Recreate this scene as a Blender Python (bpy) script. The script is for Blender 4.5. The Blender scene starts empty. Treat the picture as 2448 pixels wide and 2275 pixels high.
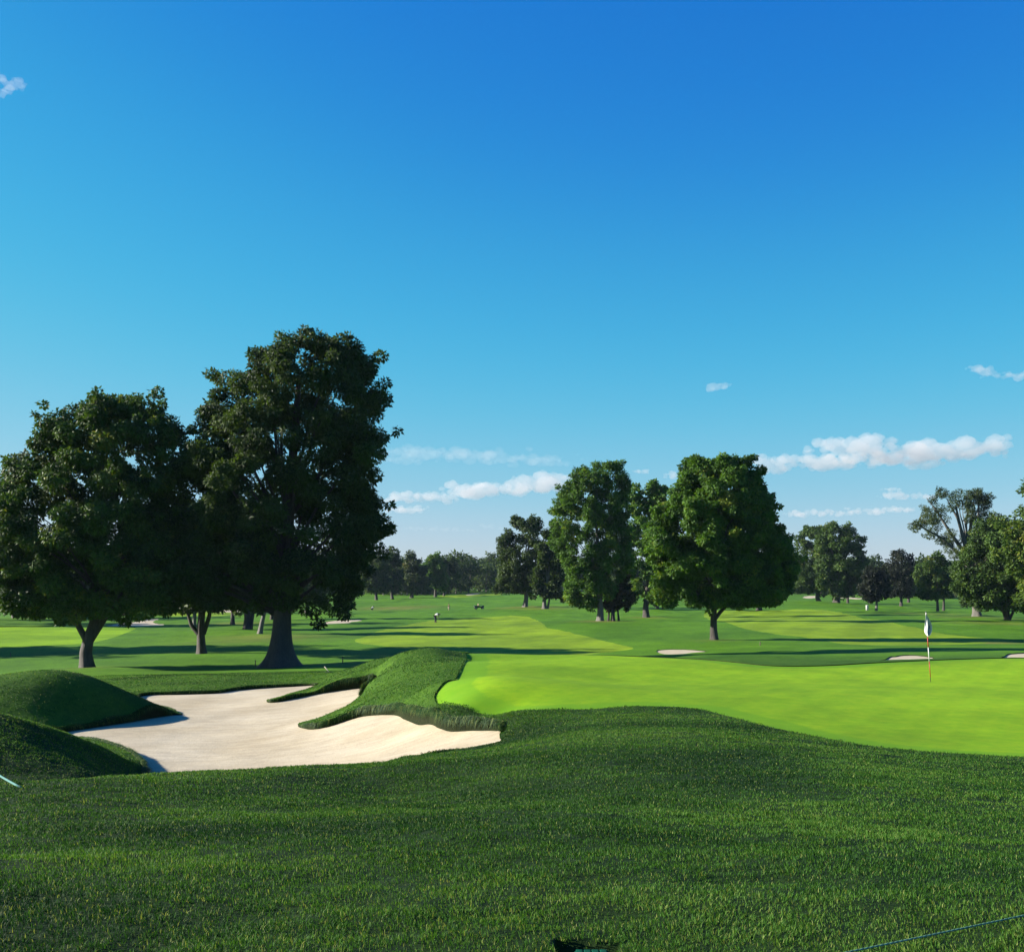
import bpy, math, random
import numpy as np
from mathutils import Vector

random.seed(7)
rng = np.random.default_rng(7)
sc = bpy.context.scene
C = sc.collection

# ------------------------------------------------------------------ camera, sky, sun, exposure
F = 2663.0      # focal length in photo pixels (photo 2448 x 2275)
HY = 1400.0     # photo row of the horizon
ZC = 1.65       # eye height over the turf at the viewer's feet
cam_d = bpy.data.cameras.new('camera')
cam = bpy.data.objects.new('camera', cam_d); C.objects.link(cam)
cam.location = (0, 0, ZC); cam.rotation_euler = (math.radians(90), 0, 0)
cam_d.sensor_fit = 'HORIZONTAL'; cam_d.sensor_width = 36
cam_d.lens = 36 * F / 2448
cam_d.shift_y = (HY - 1137.5) / 2448
cam_d.clip_start = 0.1; cam_d.clip_end = 40000
sc.camera = cam

SUN_EL = 22.0
SUN_AZ = -83.0          # degrees clockwise from +Y: the sun stands to the left, a little beyond
el, az = math.radians(SUN_EL), math.radians(SUN_AZ)
S = Vector((math.cos(el) * math.sin(az), math.cos(el) * math.cos(az), math.sin(el)))
w = bpy.data.worlds.new('World'); sc.world = w; w.use_nodes = True
nt = w.node_tree
bg = nt.nodes['Background']
sky = nt.nodes.new('ShaderNodeTexSky'); sky.sky_type = 'NISHITA'; sky.sun_disc = False
sky.sun_elevation = el; sky.sun_rotation = az
sky.air_density = 1.0; sky.dust_density = 0.3; sky.ozone_density = 3.0; sky.altitude = 100
hsv = nt.nodes.new('ShaderNodeHueSaturation'); hsv.inputs['Saturation'].default_value = 1.25
# colour correction of the sky: deep cyan-blue overhead, pale blue at the horizon
def vscale(k):
    v = nt.nodes.new('ShaderNodeVectorMath'); v.operation = 'SCALE'; v.inputs['Scale'].default_value = k; return v
def gam(g_):
    v = nt.nodes.new('ShaderNodeGamma'); v.inputs['Gamma'].default_value = g_; return v
SKY_S = 0.05 * 2 ** 1.6
k1, g1, cv, g2, k2 = vscale(SKY_S), gam(1 / 2.2), nt.nodes.new('ShaderNodeRGBCurve'), gam(2.2), vscale(1 / SKY_S)
for ci, pts in enumerate(([(0, 0), (.27, .145), (.36, .24), (.42, .30), (.51, .405), (.58, .485), (.70, .60), (.84, .735), (1, .82)],
                          [(0, 0), (.48, .49), (.60, .655), (.70, .735), (.785, .775), (.88, .81), (1, .86)],
                          [(0, 0), (.50, .68), (.70, .83), (.78, .858), (.84, .88), (.92, .895), (1, .905)])):
    c_ = cv.mapping.curves[ci]
    c_.points[0].location = pts[0]; c_.points[1].location = pts[-1]
    for p_ in pts[1:-1]: c_.points.new(*p_)
cv.mapping.update()
chain = [sky.outputs[0]]
nt.links.new(sky.outputs[0], hsv.inputs['Color']); nt.links.new(hsv.outputs[0], k1.inputs[0]); nt.links.new(k1.outputs[0], g1.inputs['Color'])
nt.links.new(g1.outputs[0], cv.inputs['Color']); nt.links.new(cv.outputs[0], g2.inputs['Color']); nt.links.new(g2.outputs[0], k2.inputs[0]); nt.links.new(k2.outputs[0], bg.inputs['Color'])
bg.inputs['Strength'].default_value = 0.05
sun_d = bpy.data.lights.new('sun', 'SUN'); sun_d.energy = 5.0; sun_d.angle = math.radians(0.5)
sun_d.color = (1.0, 0.93, 0.80)
sun = bpy.data.objects.new('sun', sun_d); C.objects.link(sun)
sun.rotation_euler = (-S).to_track_quat('-Z', 'Y').to_euler(); sun.location = (-60, 20, 60)
sc.view_settings.view_transform = 'Standard'; sc.view_settings.look = 'None'
sc.view_settings.gamma = 1.0; sc.view_settings.exposure = 1.6
try:
    sc.cycles.volume_bounces = 4; sc.cycles.use_denoising = True
    sc.cycles.max_bounces = 8; sc.cycles.transparent_max_bounces = 16
except Exception:
    pass

# ------------------------------------------------------------------ helpers
def tag(o, label=None, cat=None, group=None, kind=None):
    if label: o['label'] = label
    if cat: o['category'] = cat
    if group: o['group'] = group
    if kind: o['kind'] = kind
    return o

def empty(name, loc):
    o = bpy.data.objects.new(name, None); C.objects.link(o); o.location = loc
    o.empty_display_size = 0.5
    return o

def mesh_np(name, V, faces, mat=None, parent=None, smooth=True, attrs=None, mat_idx=None):
    """V n x 3, faces: list of index arrays (m x 3 / m x 4)"""
    me = bpy.data.meshes.new(name)
    faces = [np.asarray(f, dtype=np.int32) for f in faces if len(f)]
    V = np.asarray(V, dtype=np.float32)
    nl = sum(f.size for f in faces); nf = sum(len(f) for f in faces)
    me.vertices.add(len(V)); me.vertices.foreach_set('co', V.ravel())
    me.loops.add(nl); me.polygons.add(nf)
    me.loops.foreach_set('vertex_index', np.concatenate([f.ravel() for f in faces]))
    tot = np.concatenate([np.full(len(f), f.shape[1], dtype=np.int32) for f in faces])
    start = np.concatenate([[0], np.cumsum(tot)[:-1]]).astype(np.int32)
    me.polygons.foreach_set('loop_start', start)
    me.polygons.foreach_set('use_smooth', np.full(nf, bool(smooth)))
    if mat_idx is not None:
        me.polygons.foreach_set('material_index', np.asarray(mat_idx, dtype=np.int32))
    for k, a in (attrs or {}).items():
        at = me.attributes.new(k, 'FLOAT', 'POINT'); at.data.foreach_set('value', np.asarray(a, dtype=np.float32))
    me.update(calc_edges=True)
    if mat is not None:
        for m in (mat if isinstance(mat, (list, tuple)) else [mat]): me.materials.append(m)
    o = bpy.data.objects.new(name, me); C.objects.link(o)
    if parent is not None: o.parent = parent
    return o

class MB:
    """collects boxes, tubes and sheets into one mesh"""
    def __init__(s): s.V = []; s.Q = []; s.T = []; s.n = 0
    def add(s, V, Q=(), T=()):
        V = np.asarray(V, float).reshape(-1, 3)
        if len(Q): s.Q.append(np.asarray(Q, int).reshape(-1, 4) + s.n)
        if len(T): s.T.append(np.asarray(T, int).reshape(-1, 3) + s.n)
        s.V.append(V); s.n += len(V)
    def tube(s, P, R, n=8, cap=True, squash=None):
        P = np.asarray(P, float); R = np.broadcast_to(np.asarray(R, float), (len(P),)) if np.ndim(R) < 2 else R
        d = np.gradient(P, axis=0); d /= np.linalg.norm(d, axis=1)[:, None] + 1e-9
        ref = np.where(np.abs(d[:, 2:3]) > 0.9, np.array([[1., 0, 0]]), np.array([[0., 0, 1]]))
        if np.abs(d[0, 2]) > 0.5: ref = np.repeat(np.array([[1., 0, 0]]), len(P), 0)
        u = np.cross(ref, d); u /= np.linalg.norm(u, axis=1)[:, None] + 1e-9
        v = np.cross(d, u)
        a = np.linspace(0, 2 * math.pi, n, endpoint=False)
        ring = P[:, None] + (np.cos(a)[None, :, None] * u[:, None] + np.sin(a)[None, :, None] * v[:, None]) * np.asarray(R).reshape(len(P), -1)[:, :, None]
        i = np.arange(len(P) - 1)[:, None] * n; j = np.arange(n)[None]; k = (j + 1) % n
        q = np.stack([i + j, i + k, i + n + k, i + n + j], -1).reshape(-1, 4)
        V = ring.reshape(-1, 3); T = []
        if cap:
            V = np.vstack([V, P[0], P[-1]]); m = len(P) * n
            for jj in range(n):
                T.append((m, (jj + 1) % n, jj)); T.append((m + 1, m - n + jj, m - n + (jj + 1) % n))
        s.add(V, q, T)
    def box(s, c, h, rz=0.0, bev=0.0):
        c = np.asarray(c, float); h = np.asarray(h, float)
        if bev <= 0:
            V = np.array([[x, y, z] for x in (-1, 1) for y in (-1, 1) for z in (-1, 1)], float) * h
            Q = [(0, 1, 3, 2), (4, 6, 7, 5), (0, 4, 5, 1), (2, 3, 7, 6), (0, 2, 6, 4), (1, 5, 7, 3)]
            T = []
        else:
            b = bev; V = []; Q = []; T = []
            loops = [(-1, 1), (-1 + 0, 1)]
            zs = [(-h[2], h[0] - b, h[1] - b), (-h[2] + b, h[0], h[1]), (h[2] - b, h[0], h[1]), (h[2], h[0] - b, h[1] - b)]
            for z, x, y in zs:
                V += [(x - b, -y, z), (x, -y + b, z), (x, y - b, z), (x - b, y, z), (-x + b, y, z), (-x, y - b, z), (-x, -y + b, z), (-x + b, -y, z)]
            for r in range(3):
                for j in range(8): Q.append((r * 8 + j, r * 8 + (j + 1) % 8, r * 8 + 8 + (j + 1) % 8, r * 8 + 8 + j))
            V += [(0, 0, -h[2]), (0, 0, h[2])]
            for j in range(8): T.append((32, (j + 1) % 8, j)); T.append((33, 24 + j, 24 + (j + 1) % 8))
            V = np.array(V, float)
        cr, sr = math.cos(rz), math.sin(rz)
        V = V @ np.array([[cr, sr, 0], [-sr, cr, 0], [0, 0, 1]])
        s.add(V + c, Q, T)
    def build(s, name, mat, parent=None, smooth=True, attrs=None):
        return mesh_np(name, np.vstack(s.V), ([np.vstack(s.Q)] if s.Q else []) + ([np.vstack(s.T)] if s.T else []), mat, parent, smooth, attrs)

def hash2(ix, iy, seed):
    h = (ix.astype(np.int64) * 374761393 + iy.astype(np.int64) * 668265263 + seed * 974634777) & 0xFFFFFFFF
    h = ((h ^ (h >> 13)) * 1274126177) & 0xFFFFFFFF
    return ((h ^ (h >> 16)) & 0xFFFFFF) / float(0xFFFFFF)
def vnoise(x, y, seed=0):
    ix, iy = np.floor(x), np.floor(y); fx, fy = x - ix, y - iy
    fx = fx * fx * (3 - 2 * fx); fy = fy * fy * (3 - 2 * fy)
    a, b = hash2(ix, iy, seed), hash2(ix + 1, iy, seed); c, d = hash2(ix, iy + 1, seed), hash2(ix + 1, iy + 1, seed)
    return (a + (b - a) * fx) * (1 - fy) + (c + (d - c) * fx) * fy
def fbm(x, y, seed=0, o=3):
    t = 0; a = 0.5
    for k in range(o): t = t + a * (vnoise(x * 2 ** k, y * 2 ** k, seed + k) - 0.5); a *= 0.5
    return t
def sstep(a, b, x):
    t = np.clip((x - a) / (b - a), 0, 1); return t * t * (3 - 2 * t)

# ------------------------------------------------------------------ materials
def mat_new(name):
    m = bpy.data.materials.new(name); m.use_nodes = True
    n = m.node_tree.nodes; l = m.node_tree.links
    return m, n, l, n['Principled BSDF'], n['Material Output']
def ramp(n, stops):
    r = n.new('ShaderNodeValToRGB'); e = r.color_ramp.elements
    while len(e) < len(stops): e.new(0.5)
    for q, (p, c) in zip(e, stops): q.position = p; q.color = (*c, 1)
    return r
def noise(n, l, scale, detail=4, rough=0.55, coord='Object', stretch=None, dim='3D'):
    tc = n.new('ShaderNodeTexCoord'); t = n.new('ShaderNodeTexNoise')
    t.inputs['Scale'].default_value = scale; t.inputs['Detail'].default_value = detail; t.inputs['Roughness'].default_value = rough
    if stretch:
        mp = n.new('ShaderNodeMapping'); mp.inputs['Scale'].default_value = stretch
        l.new(tc.outputs[coord], mp.inputs[0]); l.new(mp.outputs[0], t.inputs['Vector'])
    else: l.new(tc.outputs[coord], t.inputs['Vector'])
    return t
def mix(n, l, a, b, fac, mode='MIX'):
    m = n.new('ShaderNodeMix'); m.data_type = 'RGBA'; m.blend_type = mode
    for sock, v in ((m.inputs[0], fac), (m.inputs[6], a), (m.inputs[7], b)):
        if hasattr(v, 'links'): l.new(v, sock)
        elif isinstance(v, (int, float)): sock.default_value = v
        else: sock.default_value = (*v, 1)
    return m.outputs[2]
def bump(n, l, bs, h, strength, dist):
    b = n.new('ShaderNodeBump'); b.inputs['Strength'].default_value = strength; b.inputs['Distance'].default_value = dist
    l.new(h, b.inputs['Height']); l.new(b.outputs[0], bs.inputs['Normal'])

AL = 0.54
def dim(c): return None if c is None else tuple(v * AL for v in c)
def turf_mat(name, dark, mid, light, fine, fine_d, rough=0.8, spec=0.08, dry=None, dry_amt=0.0, bstr=0.6, sheen=0.0, fringe=None, thatch_shade=None, big_amt=0.5, stripes=None):
    m, n, l, bs, out = mat_new(name)
    dark, mid, light, dry, fringe, thatch_shade = [dim(c) for c in (dark, mid, light, dry, fringe, thatch_shade)]
    a = noise(n, l, 0.12, 5, 0.6); b = noise(n, l, fine, 6, 0.7); big = noise(n, l, 0.028, 4, 0.6, stretch=(0.6, 1.4, 1)); c = noise(n, l, 0.9, 4, 0.6, stretch=(1, 0.6, 1))
    r = ramp(n, [(0.25, dark), (0.5, mid), (0.75, light)]); l.new(b.outputs['Fac'], r.inputs[0])
    ra = ramp(n, [(0.35, (0.62, 0.68, 0.72)), (0.65, (1.32, 1.24, 1.0))]); l.new(a.outputs['Fac'], ra.inputs[0])
    col = mix(n, l, r.outputs[0], ra.outputs[0], 0.7, 'MULTIPLY')
    rg = ramp(n, [(0.36, (0.70, 0.74, 0.80)), (0.64, (1.25, 1.18, 1.0))]); l.new(big.outputs['Fac'], rg.inputs[0])
    col = mix(n, l, col, rg.outputs[0], big_amt, 'MULTIPLY')
    rc = ramp(n, [(0.3, (0.72, 0.78, 0.75)), (0.7, (1.2, 1.16, 1.05))]); l.new(c.outputs['Fac'], rc.inputs[0])
    col = mix(n, l, col, rc.outputs[0], 0.6, 'MULTIPLY')
    if stripes is not None:       # mowing lines
        tc = n.new('ShaderNodeTexCoord'); mp = n.new('ShaderNodeMapping'); mp.inputs['Rotation'].default_value = (0, 0, stripes[0]); wv = n.new('ShaderNodeTexWave'); wv.wave_type = 'BANDS'
        wv.inputs['Scale'].default_value = stripes[1]; wv.inputs['Distortion'].default_value = 0.6; wv.inputs['Detail'].default_value = 1
        l.new(tc.outputs['Object'], mp.inputs[0]); l.new(mp.outputs[0], wv.inputs['Vector'])
        rs = ramp(n, [(0.35, (1 - stripes[2],) * 3), (0.65, (1 + stripes[2],) * 3)]); l.new(wv.outputs['Fac'], rs.inputs[0])
        col = mix(n, l, col, rs.outputs[0], 1.0, 'MULTIPLY')
    if dry is not None:
        at = n.new('ShaderNodeAttribute'); at.attribute_name = 'dry'
        col = mix(n, l, col, dry, at.outputs['Fac'])
    if thatch_shade is not None:  # thatch under the blades, darkened for the shade between tufts
        at = n.new('ShaderNodeAttribute'); at.attribute_name = 'thatch_shade'
        col = mix(n, l, col, thatch_shade, at.outputs['Fac'])
    if fringe is not None:
        at = n.new('ShaderNodeAttribute'); at.attribute_name = 'edge'
        col = mix(n, l, col, fringe, at.outputs['Fac'])
    l.new(col, bs.inputs['Base Color']); bs.inputs['Roughness'].default_value = rough; bs.inputs['Specular IOR Level'].default_value = spec
    if sheen: bs.inputs['Sheen Weight'].default_value = sheen; bs.inputs['Sheen Roughness'].default_value = 0.5
    bump(n, l, bs, b.outputs['Fac'], bstr, fine_d)
    return m

M = {}
M['rough'] = turf_mat('rough_turf', (0.046, 0.145, 0.010), (0.108, 0.270, 0.014), (0.170, 0.35, 0.022), 4.0, 0.06, dry=(0.30, 0.24, 0.07), thatch_shade=(0.010, 0.022, 0.008), bstr=0.5)
M['under'] = turf_mat('turf_soil', (0.010, 0.022, 0.008), (0.018, 0.05, 0.012), (0.03, 0.08, 0.018), 12.0, 0.05)
M['fairway'] = turf_mat('fairway_turf', (0.18, 0.34, 0.016), (0.26, 0.42, 0.02), (0.30, 0.45, 0.03), 3.0, 0.02, bstr=0.4, stripes=(0.35, 0.055, 0.06))
M['green'] = turf_mat('green_turf', (0.175, 0.405, 0.008), (0.25, 0.47, 0.010), (0.33, 0.515, 0.014), 3.0, 0.01, bstr=0.25, fringe=(0.12, 0.34, 0.012), big_amt=0.45, stripes=(0.5, 0.35, 0.025))

def sand_mat():
    m, n, l, bs, out = mat_new('bunker_sand')
    a = noise(n, l, 0.35, 5, 0.6); b = noise(n, l, 9, 6, 0.7); c = noise(n, l, 2.2, 5, 0.65, stretch=(0.5, 2.2, 1))
    r = ramp(n, [(0.3, (0.325, 0.275, 0.19)), (0.7, (0.42, 0.37, 0.28))]); l.new(a.outputs['Fac'], r.inputs[0])
    rb = ramp(n, [(0.32, (0.78, 0.76, 0.74)), (0.66, (1.10, 1.09, 1.08))]); l.new(c.outputs['Fac'], rb.inputs[0])
    sp = noise(n, l, 26, 3, 0.6); rsp = ramp(n, [(0.30, (0.62, 0.55, 0.46)), (0.42, (1, 1, 1)), (0.75, (1.06, 1.06, 1.05))]); l.new(sp.outputs['Fac'], rsp.inputs[0])
    cs = mix(n, l, r.outputs[0], rb.outputs[0], 0.7, 'MULTIPLY')
    l.new(mix(n, l, cs, rsp.outputs[0], 0.8, 'MULTIPLY'), bs.inputs['Base Color'])
    bs.inputs['Roughness'].default_value = 0.9; bs.inputs['Specular IOR Level'].default_value = 0.15
    add = n.new('ShaderNodeMath'); add.operation = 'MULTIPLY_ADD'; l.new(c.outputs['Fac'], add.inputs[0]); add.inputs[1].default_value = 2.0; l.new(b.outputs['Fac'], add.inputs[2])
    bump(n, l, bs, add.outputs[0], 0.5, 0.03)
    return m
M['sand'] = sand_mat()

def leaf_mat(name, dark, light, warm=None, warm_amt=0.1, trans=0.38, gloss=0.22):
    m, n, l, bs, out = mat_new(name)
    dark, light, warm = dim(dark), dim(light), dim(warm)
    at = n.new('ShaderNodeAttribute'); at.attribute_name = 'tint'
    st = [(0.0, dark), (0.8, light)]
    if warm: st.append((1.0, warm))
    r = ramp(n, st); l.new(at.outputs['Fac'], r.inputs[0])
    l.new(r.outputs[0], bs.inputs['Base Color'])
    bs.inputs['Roughness'].default_value = 0.6; bs.inputs['Specular IOR Level'].default_value = gloss
    tr = n.new('ShaderNodeBsdfTranslucent'); ms = n.new('ShaderNodeMixShader'); ms.inputs[0].default_value = trans
    l.new(mix(n, l, r.outputs[0], (1.5, 1.35, 0.35), 0.6, 'MULTIPLY'), tr.inputs['Color'])
    l.new(bs.outputs[0], ms.inputs[1]); l.new(tr.outputs[0], ms.inputs[2]); l.new(ms.outputs[0], out.inputs['Surface'])
    return m
M['leaf'] = leaf_mat('broad_leaf', (0.040, 0.110, 0.014), (0.135, 0.300, 0.028), (0.25, 0.33, 0.035))
M['leaf_dark'] = leaf_mat('dark_leaf', (0.026, 0.058, 0.016), (0.085, 0.150, 0.028))
M['leaf_olive'] = leaf_mat('olive_leaf', (0.040, 0.075, 0.028), (0.11, 0.17, 0.05), (0.22, 0.20, 0.07))
M['leaf_red'] = leaf_mat('rusty_leaf', (0.045, 0.050, 0.022), (0.10, 0.09, 0.035), (0.18, 0.10, 0.04))
M['leaf_plum'] = leaf_mat('black_green_leaf', (0.018, 0.026, 0.018), (0.042, 0.056, 0.034))
M['leaf_shade'] = leaf_mat('shaded_broad_leaf', (0.030, 0.072, 0.014), (0.100, 0.200, 0.026), (0.20, 0.24, 0.035), trans=0.28)  # darker copy of the broad leaf; crown shade is in its colour
M['leaf_lime'] = leaf_mat('lime_leaf', (0.05, 0.11, 0.016), (0.14, 0.24, 0.03), (0.24, 0.28, 0.04))
M['blade'] = leaf_mat('grass_blade', (0.012, 0.060, 0.012), (0.095, 0.270, 0.028), (0.32, 0.40, 0.10), trans=0.34, gloss=0.12)

def bark_mat(name, a, b):
    m, n, l, bs, out = mat_new(name)
    a, b = tuple(v * 0.4 for v in a), tuple(v * 0.4 for v in b)
    t = noise(n, l, 3.0, 6, 0.7, stretch=(3, 3, 0.5)); u = noise(n, l, 0.6, 3)
    r = ramp(n, [(0.3, a), (0.7, b)]); l.new(t.outputs['Fac'], r.inputs[0])
    ru = ramp(n, [(0.3, (0.7, 0.7, 0.72)), (0.7, (1.2, 1.15, 1.1))]); l.new(u.outputs['Fac'], ru.inputs[0])
    l.new(mix(n, l, r.outputs[0], ru.outputs[0], 0.8, 'MULTIPLY'), bs.inputs['Base Color'])
    bs.inputs['Roughness'].default_value = 0.85; bump(n, l, bs, t.outputs['Fac'], 0.9, 0.08)
    return m
M['bark'] = bark_mat('brown_bark', (0.045, 0.038, 0.034), (0.15, 0.125, 0.105))
M['bark_grey'] = bark_mat('grey_bark', (0.14, 0.13, 0.12), (0.36, 0.34, 0.30))

def plain(name, col, rough=0.6, metal=0.0, var=0.12, scale=20, spec=0.4):
    col = tuple(c * 0.62 for c in col)
    m, n, l, bs, out = mat_new(name)
    t = noise(n, l, scale, 4)
    lo = tuple(c * (1 - var) for c in col); hi = tuple(min(1, c * (1 + var)) for c in col)
    r = ramp(n, [(0.3, lo), (0.7, hi)]); l.new(t.outputs['Fac'], r.inputs[0]); l.new(r.outputs[0], bs.inputs['Base Color'])
    bs.inputs['Roughness'].default_value = rough; bs.inputs['Metallic'].default_value = metal; bs.inputs['Specular IOR Level'].default_value = spec
    return m
M['white'] = plain('white_cloth', (0.80, 0.79, 0.80), 0.8)
M['paint_white'] = plain('white_paint', (0.80, 0.80, 0.78), 0.4)
M['paint_red'] = plain('red_paint', (0.55, 0.03, 0.03), 0.4)
M['emblem_red'] = plain('emblem_red', (0.35, 0.05, 0.10), 0.8)
M['emblem_blue'] = plain('emblem_blue', (0.10, 0.14, 0.32), 0.8)
M['steel'] = plain('dark_steel', (0.12, 0.12, 0.12), 0.4, 0.6)
M['skin'] = plain('skin', (0.42, 0.26, 0.19), 0.6)
M['hair'] = plain('hair', (0.04, 0.03, 0.025), 0.7)
M['navy'] = plain('navy_cloth', (0.03, 0.035, 0.06), 0.85)
M['khaki'] = plain('khaki_cloth', (0.42, 0.36, 0.26), 0.85)
M['plum_cloth'] = plain('plum_cloth', (0.16, 0.06, 0.06), 0.85)
M['black'] = plain('black_rubber', (0.02, 0.02, 0.02), 0.7)
M['cart_green'] = plain('cart_paint', (0.03, 0.06, 0.04), 0.4)
M['tan'] = plain('tan_vinyl', (0.45, 0.33, 0.20), 0.6)
M['teal'] = plain('teal_plastic', (0.006, 0.085, 0.052), 0.9, var=0.3, scale=60, spec=0.05)
M['pvc'] = plain('pale_teal_pipe', (0.16, 0.36, 0.33), 0.8, spec=0.1)
M['cord'] = plain('green_cord', (0.16, 0.34, 0.22), 0.6)
M['wood'] = plain('weathered_wood', (0.20, 0.16, 0.11), 0.85, var=0.3)
M['pale_wood'] = plain('pale_wood', (0.45, 0.40, 0.32), 0.85, var=0.2)
M['grey_plastic'] = plain('grey_plastic', (0.62, 0.62, 0.62), 0.6)
M['yellow'] = plain('yellow_cloth', (0.75, 0.68, 0.20), 0.8)

# ------------------------------------------------------------------ the lie of the land
def xy(px, d): return ((px - 1224.0) / F * d, d)
def zpy(py, d): return -(py - HY) / F * d          # height relative to the eye
def by_z(px, py, z):                                # ground point seen at a pixel when it lies at height z (relative to the eye)
    d = -z / ((py - HY) / F); return (*xy(px, d), z)

# big bunker outline: (px, py, sand height, lip height)
BIG = [(343, 1663, -4.68, .12), (430, 1660, -4.66, .12), (520, 1657, -4.62, .12), (560, 1651, -4.58, .12), (620, 1645, -4.52, .12), (700, 1641, -4.48, .12),
       (755, 1639, -4.42, .10), (741, 1646, -4.44, .06), (690, 1660, -4.48, .05), (650, 1672, -4.5, .05), (637, 1676, -4.5, .08), (650, 1679, -4.45, .10), (706, 1669, -4.33, .20), (776, 1655, -4.15, .26), (846, 1646, -4.0, .26), (892, 1643, -3.92, .18),
       (860, 1664, -4.02, .04), (811, 1696, -4.2, .03), (760, 1716, -4.32, .03), (716, 1730, -4.42, .04), (712, 1736, -4.42, .06), (722, 1741, -4.42, .10), (748, 1743, -4.35, .14), (785, 1738, -4.25, .16), (818, 1727, -4.12, .2), (853, 1714, -3.95, .22),
       (881, 1710, -3.86, .26), (941, 1710, -3.74, .30), (970, 1719, -3.68, .31), (1022, 1730, -3.58, .28), (1058, 1741, -3.5, .28), (1128, 1745, -3.42, .29), (1176, 1747, -3.37, .20), (1199, 1750, -3.34, .10), (1195, 1762, -3.34, .04), (1178, 1780, -3.34, .02)]
HID = [(20.9, 950, -3.75, .12), (19.6, 700, -4.2, .2), (19.4, 500, -4.45, .25), (20.5, 400, -4.55, .3), (23.0, 352, -4.6, .15)]   # near rim, hidden behind the crest
LEFT = [(348, 1856, -4.6, .10), (338, 1829, -4.62, .15), (290, 1806, -4.64, .2), (220, 1782, -4.64, .2), (130, 1758, -4.62, .12), (144, 1752, -4.62, .12), (246, 1736, -4.64, .12), (317, 1725, -4.64, .12), (398, 1711, -4.64, .12), (438, 1709, -4.64, .08), (446, 1712, -4.64, .05), (430, 1706, -4.64, .05), (380, 1693, -4.66, .08), (335, 1676, -4.68, .1)]
rim = [(*by_z(a, b, z), lip) for a, b, z, lip in BIG] + [(*xy(px, d), z, lip) for d, px, z, lip in HID] + [(*by_z(a, b, z), lip) for a, b, z, lip in LEFT]
rim = np.array(rim)

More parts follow.
